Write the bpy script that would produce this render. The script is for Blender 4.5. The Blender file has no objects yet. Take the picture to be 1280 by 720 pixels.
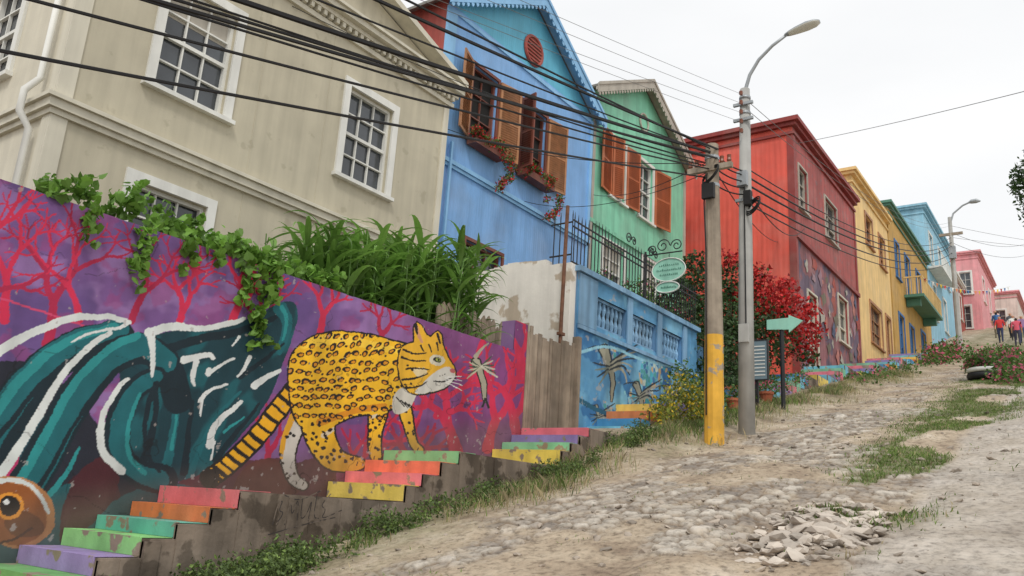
import bpy, math, random, numpy as np
from mathutils import Vector, Matrix
random.seed(7); rng=np.random.default_rng(7)
sc=bpy.context.scene
R=random.random
def U(a,b): return a+(b-a)*random.random()
def lin(c): 
    return tuple(((x/255)/12.92 if x/255<=.04045 else ((x/255+.055)/1.055)**2.4) for x in c)
# ---------------------------------------------------------------- noise
T=rng.random((256,256))
def vn(x,y):
    x=np.asarray(x,float); y=np.asarray(y,float)
    ix=np.floor(x).astype(int); iy=np.floor(y).astype(int)
    fx=x-ix; fy=y-iy; fx=fx*fx*(3-2*fx); fy=fy*fy*(3-2*fy)
    a=T[ix&255,iy&255]; b=T[(ix+1)&255,iy&255]; c=T[ix&255,(iy+1)&255]; d=T[(ix+1)&255,(iy+1)&255]
    return (a*(1-fx)+b*fx)*(1-fy)+(c*(1-fx)+d*fx)*fy
def fbm(x,y,o=4):
    s=0;a=.5;n=0
    for i in range(o):
        s=s+a*vn(np.asarray(x)*2**i+17.3*i,np.asarray(y)*2**i+9.1*i); n+=a; a*=.5
    return s/n
def sst(a,b,x):
    t=np.clip((np.asarray(x,float)-a)/(b-a),0,1); return t*t*(3-2*t)
# ---------------------------------------------------------------- terrain
GX=[-400,-60,0,12,48,62,75,90,130,600]; GZ=[-30,-14.5,-1.6,1.22,9.15,13.15,16.6,18.7,19.8,19.8]
def g(x): return np.interp(x,GX,GZ)
def gh(x,y):
    z=g(x)+.10*(fbm(np.asarray(x)*.45,np.asarray(y)*.6)-.5)*2*sst(-.2,1.2,y)
    z=z+.05*(fbm(np.asarray(x)*2.1+5,np.asarray(y)*2.3)-.5)*sst(1.0,2.0,y)
    z=z+(-.08+.24*sst(7.5,12,x))*sst(4.4,5.7,y)
    return z
# ---------------------------------------------------------------- materials
def N(nt,t,**k):
    n=nt.nodes.new(t)
    for a,b in k.items(): setattr(n,a,b)
    return n
def M(name,c,rough=.8,var=.12,vs=2.0,streak=0.,bump=.15,bs=40,corr=0,cs=.1,metal=0,isl=0,c2=None,thr=.6,ps=3,clap=0,attr=False,spec=.4,trans=0):
    m=bpy.data.materials.new(name); m.use_nodes=True; nt=m.node_tree; L=nt.links.new
    b=nt.nodes['Principled BSDF']; b.inputs['Roughness'].default_value=rough; b.inputs['Metallic'].default_value=metal
    b.inputs['Specular IOR Level'].default_value=spec
    geo=N(nt,'ShaderNodeNewGeometry'); pos=geo.outputs['Position']
    def noise(sc_,vec=pos,det=5):
        n=N(nt,'ShaderNodeTexNoise'); n.inputs['Scale'].default_value=sc_; n.inputs['Detail'].default_value=det; L(vec,n.inputs['Vector']); return n.outputs['Fac']
    def mr(v,a,b_,c_,d):
        n=N(nt,'ShaderNodeMapRange'); L(v,n.inputs[0])
        for i,x in enumerate((a,b_,c_,d)): n.inputs[i+1].default_value=x
        return n.outputs[0]
    def math_(op,a,b_):
        n=N(nt,'ShaderNodeMath',operation=op)
        for i,x in enumerate((a,b_)):
            if isinstance(x,(int,float)): n.inputs[i].default_value=x
            else: L(x,n.inputs[i])
        return n.outputs[0]
    val=mr(noise(vs),.3,.7,1-var,1+var)
    if streak:
        mp=N(nt,'ShaderNodeMapping'); mp.inputs['Scale'].default_value=(5,5,.35); L(pos,mp.inputs['Vector'])
        val=math_('MULTIPLY',val,mr(noise(1.0,mp.outputs[0],7),.40,.72,1.04,1-streak))
        val=math_('MULTIPLY',val,mr(noise(.5),.3,.7,1-streak*.5,1+streak*.3))
    if isl: val=math_('MULTIPLY',val,mr(geo.outputs['Random Per Island'],0,1,1-isl,1+isl))
    if attr:
        at=N(nt,'ShaderNodeAttribute',attribute_name='Col'); col=at.outputs['Color']
    else:
        rgb=N(nt,'ShaderNodeRGB'); rgb.outputs[0].default_value=(*c,1); col=rgb.outputs[0]
    if c2 is not None:
        mx=N(nt,'ShaderNodeMix',data_type='RGBA'); L(mr(noise(ps,det=8),thr,thr+.04,0,1),mx.inputs['Factor'])
        L(col,mx.inputs['A']); mx.inputs['B'].default_value=(*c2,1); col=mx.outputs['Result']
    if streak>=.14: # chalky sun-bleached / dirty film
        mx=N(nt,'ShaderNodeMix',data_type='RGBA'); L(mr(noise(.9,det=9),.48,.75,.0,.20),mx.inputs['Factor'])
        L(col,mx.inputs['A']); mx.inputs['B'].default_value=(.40,.37,.33,1); col=mx.outputs['Result']
    v=N(nt,'ShaderNodeVectorMath',operation='SCALE'); L(col,v.inputs[0]); L(val,v.inputs['Scale'])
    L(v.outputs[0],b.inputs['Base Color'])
    h=math_('MULTIPLY',noise(bs),.35)
    if corr or clap:
        sx=N(nt,'ShaderNodeSeparateXYZ'); L(pos,sx.inputs[0])
        if corr:
            s=math_('SINE',math_('MULTIPLY',math_('ADD',sx.outputs[0],sx.outputs[1]),6.2832/cs),0); h=math_('ADD',h,math_('MULTIPLY',s,corr))
        if clap:
            s=math_('FRACT',math_('MULTIPLY',sx.outputs[2],-1/clap),0); h=math_('ADD',h,s)
    bp=N(nt,'ShaderNodeBump'); bp.inputs['Strength'].default_value=bump if not(corr or clap) else max(bump,.3); bp.inputs['Distance'].default_value=.02
    L(h,bp.inputs['Height']); L(bp.outputs[0],b.inputs['Normal'])
    if trans:
        tr=N(nt,'ShaderNodeBsdfTranslucent'); L(v.outputs[0],tr.inputs['Color']); ms=N(nt,'ShaderNodeMixShader'); ms.inputs[0].default_value=trans
        L(b.outputs[0],ms.inputs[1]); L(tr.outputs[0],ms.inputs[2]); L(ms.outputs[0],nt.nodes['Material Output'].inputs[0])
    return m
white=M('white_paint',lin((222,222,216)),.6,.06,streak=.13)
glass=M('window_glass',(.045,.052,.06),.08,.5,vs=.9,bump=.02,bs=3,spec=.8)
dark=M('dark_interior',(.012,.011,.01),.9)
beige=M('beige_stucco',lin((190,183,162)),.85,.05,streak=.13,bump=.2,bs=60,c2=lin((178,171,150)),thr=.62)
beige_side=M('beige_cladding',lin((210,204,186)),.8,.05,streak=.13,clap=.22)
creamtrim=M('cream_trim',lin((208,203,186)),.7,.05,streak=.12)
bluew=M('blue_corrugated',lin((126,174,226)),.6,.06,streak=.16,corr=.35,cs=.09)
blue_lt=M('blue_trim',lin((138,188,228)),.6,.06,streak=.12)
teal_g=M('teal_gable',lin((98,178,206)),.6,.06,streak=.12,corr=.3,cs=.09)
rustred=M('red_oxide_wall',lin((164,76,66)),.7,.1,streak=.25,corr=.3,cs=.1)
greenw=M('green_corrugated',lin((132,206,174)),.6,.06,streak=.22,corr=.35,cs=.09)
greyt=M('grey_bargeboard',lin((178,172,160)),.7,.1,streak=.2)
redw=M('red_corrugated',lin((226,94,78)),.6,.06,streak=.20,corr=.5,cs=.18)
redf=M('faded_red_front',lin((170,84,80)),.7,.1,streak=.35,corr=.3,cs=.12,c2=lin((150,100,98)),thr=.58)
redtrim=M('dark_red_trim',lin((146,60,56)),.6,.1,streak=.2)
yelw=M('yellow_stucco',lin((232,198,136)),.8,.06,streak=.18)
olive=M('ochre_front',lin((196,156,84)),.8,.08,streak=.24)
gtrim=M('green_trim',lin((80,128,110)),.6,.1)
paleb=M('pale_blue_front',lin((144,194,216)),.7,.07,streak=.2)
navy=M('blue_paint',lin((60,110,165)),.6,.1)
pinkw=M('pink_front',lin((228,156,160)),.75,.08,streak=.2)
palew=M('pale_rendered_front',lin((222,206,196)),.75,.08,streak=.2)
creamw=M('cream_front',lin((225,215,195)),.75,.08,streak=.2)
orangep=M('orange_paint',lin((214,130,80)),.75,.08)
roofm=M('zinc_roof',lin((128,126,120)),.5,.15,streak=.2,corr=.5,cs=.12)
roofr=M('rusty_roof',lin((140,85,70)),.7,.2,streak=.2,corr=.5,cs=.12)
woodbr=M('brown_shutter_wood',lin((174,124,86)),.65,.18,vs=6,streak=.25)
woodred=M('redbrown_frame_wood',lin((118,66,52)),.6,.15,streak=.2)
woodor=M('orange_shutter_wood',lin((180,102,64)),.6,.15,streak=.25)
oldwood=M('weathered_plank',lin((156,140,122)),.9,.2,vs=4,streak=.45,isl=.18,bump=.5,bs=25)
concrete=M('old_concrete',lin((134,120,106)),.95,.24,vs=3,streak=.4,bump=.9,bs=18,c2=lin((96,84,72)),thr=.52,ps=4)
peel=M('peeling_whitewash',lin((226,222,214)),.9,.08,streak=.13,bump=.5,bs=15,c2=lin((186,172,154)),thr=.60,ps=2.2)
soil=M('garden_soil',(.12,.09,.06),.95,.3,bump=.6,bs=10)
iron=M('black_iron',(.015,.015,.017),.5,.2)
rust=M('rusty_steel',lin((110,76,58)),.8,.3,vs=8)
wirem=M('cable_rubber',(.012,.012,.013),.6,.1)
wiregrey=M('cable_grey',(.16,.16,.16),.6,.1)
polewood=M('pole_wood',lin((156,144,128)),.9,.18,vs=5,streak=.45,bump=.7,bs=20)
poleyel=M('pole_yellow_paint',lin((226,174,66)),.8,.14,vs=4,streak=.3,c2=lin((165,152,134)),thr=.58,ps=5)
polegrey=M('pole_concrete',lin((176,176,172)),.8,.1,vs=4,streak=.25)
steel=M('galvanised_steel',lin((160,165,168)),.45,.1,metal=.5)
lampglass=M('lamp_lens',lin((210,210,200)),.2,.05)
porcelain=M('insulator',lin((120,70,50)),.3,.1)
muralm=M('mural_paint',(0,0,0),.75,.12,vs=5,streak=.12,bump=.2,bs=50,attr=True)
purple=M('purple_paint',lin((128,90,144)),.8,.12,streak=.2)
leafm=M('leaf_green',(.08,.16,.03),.55,.3,vs=2,isl=.5,trans=.25,bump=0)
cornm=M('reed_leaf',(.16,.31,.06),.38,.3,vs=1.5,isl=.4,trans=.32,bump=0,spec=.6)
ivym=M('ivy_leaf',(.15,.30,.045),.5,.2,vs=2,isl=.4,trans=.3,bump=0)
darkleaf=M('dark_leaf',(.04,.08,.022),.55,.3,vs=2,isl=.6,trans=.2,bump=0)
yleaf=M('yellowgreen_leaf',(.22,.26,.05),.6,.3,vs=2,isl=.5,trans=.2,bump=0)
yflow=M('yellow_flower',(.7,.5,.03),.6,.1,isl=.2,bump=0)
rflow=M('red_bract',(.50,.03,.03),.55,.3,vs=3,isl=.6,trans=.25,bump=0)
pflow=M('pink_flower',(.55,.12,.2),.6,.2,isl=.4,trans=.2,bump=0)
grassm=M('grass_blade',(.14,.21,.05),.6,.3,vs=1.5,isl=.5,trans=.2,bump=0)
weedm=M('weed_leaf',(.09,.14,.04),.6,.3,vs=3,isl=.5,trans=.2,bump=0)
drym=M('dry_grass',(.36,.30,.17),.8,.25,vs=1.5,isl=.4,trans=.2,bump=0)
stonem=M('loose_stone',lin((160,149,136)),.95,.15,vs=6,isl=.35,bump=.5)
bark=M('bark',(.11,.08,.06),.95,.3,vs=8,bump=.7,bs=20)
# ---------------------------------------------------------------- mesh builder
class MB:
    def __init__(s): s.v=[];s.f=[];s.m=[];s.mats=[]
    def mi(s,m):
        if m not in s.mats: s.mats.append(m)
        return s.mats.index(m)
    def face(s,pts,mat):
        n=len(s.v); s.v+= [tuple(p) for p in pts]; s.f.append(tuple(range(n,n+len(pts)))); s.m.append(s.mi(mat))
    def pbox(s,o,A,B,C,a,b,c,mat):
        o=Vector(o);A=Vector(A);B=Vector(B);C=Vector(C); n=len(s.v)
        for i in (0,1):
            for j in (0,1):
                for k in (0,1): s.v.append(tuple(o+A*a[i]+B*b[j]+C*c[k]))
        for q in ((0,1,3,2),(4,6,7,5),(0,4,5,1),(2,3,7,6),(0,2,6,4),(1,5,7,3)):
            s.f.append(tuple(n+t for t in q)); s.m.append(s.mi(mat))
    def box(s,x0,x1,y0,y1,z0,z1,mat): s.pbox((0,0,0),(1,0,0),(0,1,0),(0,0,1),(x0,x1),(y0,y1),(z0,z1),mat)
    def tube(s,pts,r,mat,n=6,cap=True):
        pts=[Vector(p) for p in pts]; K=len(pts)
        if isinstance(r,(int,float)): r=[r]*K
        base=len(s.v); prev=None
        for i,p in enumerate(pts):
            d=(pts[min(i+1,K-1)]-pts[max(i-1,0)]).normalized()
            if prev is None: a=d.orthogonal().normalized()
            else: a=(prev-d*prev.dot(d)).normalized()
            prev=a; b=d.cross(a)
            for k in range(n):
                t=2*math.pi*k/n; s.v.append(tuple(p+(a*math.cos(t)+b*math.sin(t))*r[i]))
        mi=s.mi(mat)
        for i in range(K-1):
            for k in range(n):
                s.f.append((base+i*n+k,base+i*n+(k+1)%n,base+(i+1)*n+(k+1)%n,base+(i+1)*n+k)); s.m.append(mi)
        if cap:
            s.f.append(tuple(base+k for k in range(n))[::-1]); s.m.append(mi)
            s.f.append(tuple(base+(K-1)*n+k for k in range(n))); s.m.append(mi)
    def prism(s,pts,off,mat):
        off=Vector(off); a=[Vector(p) for p in pts]; b=[p+off for p in a]
        s.face(a,mat); s.face(b[::-1],mat)
        for i in range(len(a)):
            j=(i+1)%len(a); s.face([a[i],b[i],b[j],a[j]],mat)
    def build(s,name,parent=None,smooth=False):
        me=bpy.data.meshes.new(name); me.from_pydata(s.v,[],s.f)
        for m in s.mats: me.materials.append(m)
        me.polygons.foreach_set('material_index',s.m)
        if smooth: me.polygons.foreach_set('use_smooth',[True]*len(s.f))
        me.update(); ob=bpy.data.objects.new(name,me); sc.collection.objects.link(ob)
        if parent: ob.parent=parent
        return ob
def E(name):
    e=bpy.data.objects.new(name,None); sc.collection.objects.link(e); e.empty_display_size=.3; return e
def rawmesh(name,V,F,mats,parent=None,smooth=False,mi=None):
    me=bpy.data.meshes.new(name); me.from_pydata(V,[],F)
    for m in mats: me.materials.append(m)
    if mi is not None: me.polygons.foreach_set('material_index',mi)
    if smooth: me.polygons.foreach_set('use_smooth',[True]*len(F))
    me.update(); ob=bpy.data.objects.new(name,me); sc.collection.objects.link(ob)
    if parent: ob.parent=parent
    return ob
# axis 'x' => facade with normal -Y at y=c ; axis 'y' => facade with normal -X at x=c
def fr(axis,c):
    return ((0,c,0),(1,0,0),(0,1,0),(0,0,1)) if axis=='x' else ((c,0,0),(0,1,0),(1,0,0),(0,0,1))
def mbox(mb,axis,c,s,d,z,mat):
    o,A,B,C=fr(axis,c); mb.pbox(o,A,B,C,s,d,z,mat)
def P3(axis,c,s,d,z): return (s,c+d,z) if axis=='x' else (c+d,s,z)
def facade(mb,axis,c,s0,s1,z0,z1,holes,mat,depth=.18,zsplit=None,mat_low=None):
    S=sorted({s0,s1,*[h[0] for h in holes],*[h[1] for h in holes]}); Z=sorted({z0,z1,*[h[2] for h in holes],*[h[3] for h in holes],*([zsplit] if zsplit else [])})
    for i in range(len(S)-1):
        for j in range(len(Z)-1):
            cs,cz=(S[i]+S[i+1])/2,(Z[j]+Z[j+1])/2
            if any(h[0]<cs<h[1] and h[2]<cz<h[3] for h in holes): continue
            m=mat_low if (zsplit and cz<zsplit) else mat
            mb.face([P3(axis,c,S[i],0,Z[j]),P3(axis,c,S[i+1],0,Z[j]),P3(axis,c,S[i+1],0,Z[j+1]),P3(axis,c,S[i],0,Z[j+1])],m)
    for h in holes:
        a,b,e,f=h[:4]; m=mat
        for q in (((a,0,e),(a,depth,e),(a,depth,f),(a,0,f)),((b,0,e),(b,0,f),(b,depth,f),(b,depth,e)),((a,0,e),(b,0,e),(b,depth,e),(a,depth,e)),((a,0,f),(a,depth,f),(b,depth,f),(b,0,f))):
            mb.face([P3(axis,c,*p) for p in q],m)
def window(parent,name,axis,c,h,cols,rows,fm,gm=None,trim=.11,fw=.055,sash=True,tm=None,sill=True,proud=.045,blind=0):
    gm=gm or glass; tm=tm or fm; mb=MB(); a,b,e,f=h[:4]
    mb.face([P3(axis,c,a,.155,e),P3(axis,c,b,.155,e),P3(axis,c,b,.155,f),P3(axis,c,a,.155,f)],gm)
    if blind: mbox(mb,axis,c,(a+fw,b-fw),(.1495,.1535),(f-(f-e)*blind,f-fw),greyt)
    g1,g2=.07,.15
    mbox(mb,axis,c,(a,a+fw),(g1,g2),(e,f),fm); mbox(mb,axis,c,(b-fw,b),(g1,g2),(e,f),fm)
    mbox(mb,axis,c,(a+fw,b-fw),(g1,g2),(e,e+fw),fm); mbox(mb,axis,c,(a+fw,b-fw),(g1,g2),(f-fw,f),fm)
    for i in range(1,cols):
        s=a+fw+(b-a-2*fw)*i/cols; mbox(mb,axis,c,(s-.013,s+.013),(.10,.148),(e+fw,f-fw),fm)
    for j in range(1,rows):
        z=e+fw+(f-e-2*fw)*j/rows; w=.03 if (sash and j==rows//2) else .013
        mbox(mb,axis,c,(a+fw,b-fw),(.095 if w<.03 else .08,.149),(z-w,z+w),fm)
    if trim:
        t=trim
        mbox(mb,axis,c,(a-t,a-.002),(-proud,.01),(e-.02,f+t),tm); mbox(mb,axis,c,(b+.002,b+t),(-proud,.01),(e-.02,f+t),tm)
        mbox(mb,axis,c,(a-.002,b+.002),(-proud,.01),(f+.002,f+t),tm)
        if sill: mbox(mb,axis,c,(a-t-.04,b+t+.04),(-proud-.06,.04),(e-.09,e-.02),tm)
    return mb.build(name,parent)
def shutter(mb,axis,c,hs,w,z0,z1,ang,dr,mat):
    o=Vector(P3(axis,c,hs,-.06,0)); o0,A,B,C=fr(axis,0); A=Vector(A);B=Vector(B);C=Vector(C)
    u=(A*dr*math.cos(ang)-B*math.sin(ang)); n=u.cross(C); t=.022; st=.07
    mb.pbox(o,u,n,C,(0,st),(-t,t),(z0,z1),mat); mb.pbox(o,u,n,C,(w-st,w),(-t,t),(z0,z1),mat)
    for zz in (z0,(z0+z1)/2-.04,z1-.08): mb.pbox(o,u,n,C,(st,w-st),(-t*.9,t*.9),(zz,zz+.08),mat)
    mb.pbox(o,u,n,C,(st,w-st),(-.003,.003),(z0+.01,z1-.01),mat)
    k=int((z1-z0)/.065)
    for i in range(k):
        zc=z0+.05+(z1-z0-.1)*(i+.5)/k
        for sgn in (1,-1):
            d=(n*.75*sgn-C*.66).normalized(); e=d.cross(u)
            mb.pbox(o+C*zc+n*sgn*.012,u,d,e,(st,w-st),(-.02,.02),(-.004,.004),mat)
def body(mb,x0,x1,y0,y1,z0,z1,mat,sidemat=None,holes_side=()):
    sm=sidemat or mat
    facade(mb,'y',x0,y0,y1,z0,z1,list(holes_side),sm)
    mb.face([(x1,y0,z0),(x1,y1,z0),(x1,y1,z1),(x1,y0,z1)],sm)
    mb.face([(x0,y1,z0),(x0,y1,z1),(x1,y1,z1),(x1,y1,z0)],sm)
def gable(parent,x0,x1,y0,y1,ze,xa,za,roof,trimm,wallm,ov=.35,dent=True):
    mb=MB(); mb.face([(x0,y0,ze),(x1,y0,ze),(xa,y0,za)],wallm); mb.face([(x1,y1,ze),(x0,y1,ze),(xa,y1,za)],wallm); mb.build('gable_wall',parent)
    rb=MB(); tb=MB()
    for (xe,sg) in ((x0,-1),(x1,1)):
        sl=(za-ze)/abs(xa-xe); ex=xe+sg*ov; ez=ze-ov*sl; up=.10
        rb.prism([(ex,y0-ov,ez+up),(xa,y0-ov,za+up),(xa,y1+.2,za+up),(ex,y1+.2,ez+up)],(0,0,.07),roof)
        tb.prism([(ex,y0-ov-.04,ez-.12),(xa,y0-ov-.04,za-.12),(xa,y0-ov-.04,za+.20),(ex,y0-ov-.04,ez+.20)],(0,.035,0),trimm)
        tb.prism([(ex,y0-ov-.07,ez+.12),(xa,y0-ov-.07,za+.12),(xa,y0-ov-.07,za+.22),(ex,y0-ov-.07,ez+.22)],(0,.028,0),trimm)
        tb.face([(ex,y0-ov,ez+up-.01),(xa,y0-ov,za+up-.01),(xa,y0+.0,za+up-.01),(ex,y0+.0,ez+up-.01)],trimm)
        if dent:
            n=int(abs(xa-ex)/.17)
            for i in range(n):
                t=(i+.5)/n; x=ex+(xa-ex)*t; z=ez+(za-ez)*t-.12; w=.06
                tb.prism([(x-w,y0-ov-.035,z),(x+w,y0-ov-.035,z),(x+w*.7,y0-ov-.035,z-.07),(x,y0-ov-.035,z-.11),(x-w*.7,y0-ov-.035,z-.07)],(0,.02,0),trimm)
        tb.box(min(ex,xe),max(ex,xe),y0-ov,y0-ov+.06,ez-.02,ez+.09,trimm)
    rb.build('roof',parent); tb.build('bargeboard',parent)
# ---------------------------------------------------------------- foliage
def leaves(name,C,size,mat,parent=None,aspect=.55,down=0.,mats=None,mi=None,heart=False):
    C=np.asarray(C); n=len(C)
    d=rng.normal(size=(n,3)); d[:,2]-=down; d/=np.linalg.norm(d,axis=1)[:,None]
    r=rng.normal(size=(n,3)); s=np.cross(d,r); s/=np.linalg.norm(s,axis=1)[:,None]+1e-9
    nn=np.cross(d,s); L=(size*(.6+.8*rng.random(n)))[:,None]
    if heart: prof=[(.08,0,0),(-.08,.3,.06),(.22,.56,.10),(.6,.38,.06),(1,0,-.08),(.6,-.38,.06),(.22,-.56,.10),(-.08,-.3,.06)]
    else: prof=[(0,0,0),(.42,.5*aspect,.08),(1,0,0),(.42,-.5*aspect,.08)]
    v=np.stack([C+d*L*a+s*L*b_+nn*L*c for a,b_,c in prof],1).reshape(-1,3); k=len(prof)
    f=np.arange(n*k).reshape(-1,k)
    return rawmesh(name,v.tolist(),f.tolist(),mats or [mat],parent,mi=mi)
def clumps(cs,per,flat=1.0):
    out=[]
    for (x,y,z,r) in cs:
        n=int(per*r*r)+1; d=rng.normal(size=(n,3)); d/=np.linalg.norm(d,axis=1)[:,None]
        rr=r*(.40+.68*rng.random(n)**.7); lump=.7+.6*vn(d[:,0]*2+x*3+9,d[:,1]*2+d[:,2]*2+z*3+9)
        p=d*(rr*lump)[:,None]; p[:,2]*=flat
        out.append(p+np.array([x,y,z]))
    return np.concatenate(out)
def blades(name,X,Y,Zf,hmin,hmax,mat,w=.006,lean=.5,parent=None,mats=None,frac=0):
    n=len(X); Z=Zf(X,Y)
    h=hmin+(hmax-hmin)*rng.random(n)**1.6; a=rng.random(n)*6.283; l=h*lean*rng.random(n)
    b=np.stack([X,Y,Z-.01],1); t=rng.random(n)*6.283; wd=np.stack([np.cos(t),np.sin(t),0*t],1)*(w*(.6+rng.random(n)))[:,None]
    mid=b+np.stack([np.cos(a)*l*.35,np.sin(a)*l*.35,h*.6],1); tip=b+np.stack([np.cos(a)*l,np.sin(a)*l,h],1)
    v=np.stack([b-wd,b+wd,mid+wd*.7,tip,mid-wd*.7],1).reshape(-1,3); f=np.arange(n*5).reshape(-1,5)
    return rawmesh(name,v.tolist(),f.tolist(),mats or [mat],parent,mi=(rng.random(n)<frac).astype(int) if mats else None)
def ribbon(mb,base,az,L,w,rise,droop,mat,seg=8):
    p=Vector(base); el=rise; pts=[]; dx,dy=math.cos(az),math.sin(az)
    for i in range(seg+1):
        pts.append(p.copy()); st=L/seg; p=p+Vector((dx*math.cos(el),dy*math.cos(el),math.sin(el)))*st; el-=droop/seg*(0.4+1.2*i/seg)
    side=Vector((-dy,dx,0)); n=len(mb.v); mi=mb.mi(mat)
    for i,q in enumerate(pts):
        t=i/seg; ww=w*(.5+1.6*t if t<.3 else (1-t)/.7*.98+.02)*.5
        mb.v.append(tuple(q-side*ww)); mb.v.append(tuple(q+Vector((0,0,-ww*.35)))); mb.v.append(tuple(q+side*ww))
    for i in range(seg):
        for k in (0,1):
            mb.f.append((n+3*i+k,n+3*i+k+1,n+3*i+4+k,n+3*i+3+k)); mb.m.append(mi)
# ================================================================= GROUND
def axis_pts(parts):
    out=[parts[0][0]]
    for (a,b,st) in parts:
        k=max(1,int(round((b-a)/st))); out+= list(a+(b-a)*(np.arange(1,k+1)/k))
    return np.array(out)
gx=axis_pts([(-400,-60,60),(-60,-6,6),(-6,3.5,.5),(3.5,11.5,.028),(11.5,18,.055),(18,34,.14),(34,90,1.),(90,600,50)])
gy=axis_pts([(-300,-20,40),(-20,-2,3),(-2,0,.25),(0,4.8,.028),(4.8,6.2,.06),(6.2,9,.7),(9,60,10),(60,300,60)])
X,Y=np.meshgrid(gx,gy,indexing='ij')
Z=gh(X,Y)
def vor(x,y,cell,seed):
    x=x/cell;y=y/cell; ix=np.floor(x);iy=np.floor(y); f1=np.full(x.shape,9.);f2=f1.copy(); idd=np.zeros(x.shape)
    for i in(-1,0,1):
        for j in(-1,0,1):
            cx=(ix+i).astype(int);cy=(iy+j).astype(int)
            px=ix+i+.15+.7*T[(cx*7+seed)&255,(cy*13)&255]; py=iy+j+.15+.7*T[(cy*5+seed)&255,(cx*11)&255]
            d=np.hypot(x-px,y-py); m=d<f1; f2=np.where(m,f1,np.minimum(f2,d)); idd=np.where(m,T[(cx*3)&255,(cy*3+seed)&255],idd); f1=np.where(m,d,f1)
    return f1,f2,idd
wx=X+.12*(fbm(X*3,Y*3)-.5); wy=Y+.12*(fbm(X*3+40,Y*3+7)-.5)
f1,f2,idd=vor(wx,wy,.165,3)
f1b,f2b,iddb=vor(wx+31,wy+17,.09,9)
conc=sst(1.55,1.35,Y-.012*(X-8)+.25*(fbm(X*1.2+5,Y*1.2)-.5))
patch=fbm(X*.9+3,Y*1.2+8,6)
cob=sst(.42,.56,patch)*sst(5.2,4.2,Y)*(1-.35*conc)
edge=sst(.02,.24,f2-f1); edgeb=sst(.02,.2,f2b-f1b)
Z=Z+cob*(edge*.030*(.25+idd)-.012)+(1-cob)*(1-conc*.6)*edgeb*.009*iddb*sst(5.2,4,Y)
pit=np.exp(-(((X-7.0)/.95)**2+((Y-1.95)/.46)**2)); Z=Z-.05*pit
def gmask(x,y):
    m=sst(.36,.50,fbm(x*.55+1.3,y*1.6+2,4))*np.exp(-((y-(1.8+.012*(x-8)+.35*(fbm(x*.7,x*0+2)-.5)))/(.38+.024*np.maximum(x-8,0)))**2)*sst(6.9,7.8,x)
    return np.clip(m*1.8,0,1)
grassmask=gmask(X,Y)
verge=sst(4.3,5.3,Y+.8*(fbm(X*.9,Y*.9)-.5))*sst(7,6.5,Y)
nx,ny=X.shape
V=np.stack([X,Y,Z],-1).reshape(-1,3)
idx=np.arange(nx*ny).reshape(nx,ny)
F=np.stack([idx[:-1,:-1],idx[1:,:-1],idx[1:,1:],idx[:-1,1:]],-1).reshape(-1,4)
gm=bpy.data.materials.new('dirt_and_stone_street'); gm.use_nodes=True; nt=gm.node_tree; L=nt.links.new; b=nt.nodes['Principled BSDF']; b.inputs['Roughness'].default_value=.95; b.inputs['Specular IOR Level'].default_value=.15
geo=N(nt,'ShaderNodeNewGeometry'); at=N(nt,'ShaderNodeAttribute',attribute_name='Col'); sp=N(nt,'ShaderNodeSeparateColor'); L(at.outputs['Color'],sp.inputs[0])
at2=N(nt,'ShaderNodeAttribute',attribute_name='Stone'); sp2=N(nt,'ShaderNodeSeparateColor'); L(at2.outputs['Color'],sp2.inputs[0])
def nz(s,d=6):
    n=N(nt,'ShaderNodeTexNoise'); n.inputs['Scale'].default_value=s; n.inputs['Detail'].default_value=d; n.inputs['Roughness'].default_value=.65; L(geo.outputs['Position'],n.inputs['Vector']); return n.outputs['Fac']
def ramp(f,stops):
    r=N(nt,'ShaderNodeValToRGB'); L(f,r.inputs[0]); e=r.color_ramp.elements
    e[0].position=stops[0][0]; e[0].color=(*stops[0][1],1); e[1].position=stops[-1][0]; e[1].color=(*stops[-1][1],1)
    for p,c in stops[1:-1]: q=e.new(p); q.color=(*c,1)
    return r.outputs[0]
def mix(f,a,b_,bt='MIX'):
    m=N(nt,'ShaderNodeMix',data_type='RGBA',blend_type=bt)
    if isinstance(f,(int,float)): m.inputs['Factor'].default_value=f
    else: L(f,m.inputs['Factor'])
    for s,x in (('A',a),('B',b_)):
        if isinstance(x,tuple): m.inputs[s].default_value=(*x,1)
        else: L(x,m.inputs[s])
    return m.outputs['Result']
dust=ramp(nz(1.3,9),[(.34,lin((136,120,104))),(.45,lin((166,150,130))),(.56,lin((184,169,148))),(.68,lin((202,189,171)))])
fine=ramp(nz(16,8),[(.34,(.52,.51,.50)),(.5,(1,1,1)),(.7,(1.16,1.15,1.14))])
dust=mix(1.0,dust,fine,'MULTIPLY')
stone=ramp(sp2.outputs['Blue'],[(.0,lin((128,120,112))),(.4,lin((166,157,146))),(.7,lin((178,170,158))),(1.0,lin((202,194,182)))])
stone=mix(.9,stone,fine,'MULTIPLY')
joint=mix(.8,lin((122,106,88)),fine,'MULTIPLY')
stone=mix(sp2.outputs['Green'],joint,stone)
c1=mix(sp2.outputs['Red'],dust,stone)
c1=mix(ramp(nz(3.1,9),[(.50,(0,0,0)),(.66,(.75,.75,.75))]),c1,dust)
concr=ramp(nz(2.2,9),[(.34,lin((158,151,142))),(.55,lin((188,182,174))),(.7,lin((206,200,193)))])
concr=mix(.8,concr,fine,'MULTIPLY')
cf=N(nt,'ShaderNodeMath',operation='MULTIPLY'); L(sp.outputs['Green'],cf.inputs[0]); cf.inputs[1].default_value=.66
c1=mix(cf.outputs[0],c1,concr)
gr=ramp(nz(6),[(.35,(.16,.14,.08)),(.6,(.15,.18,.07))])
c1=mix(sp.outputs['Red'],c1,gr)
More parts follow.
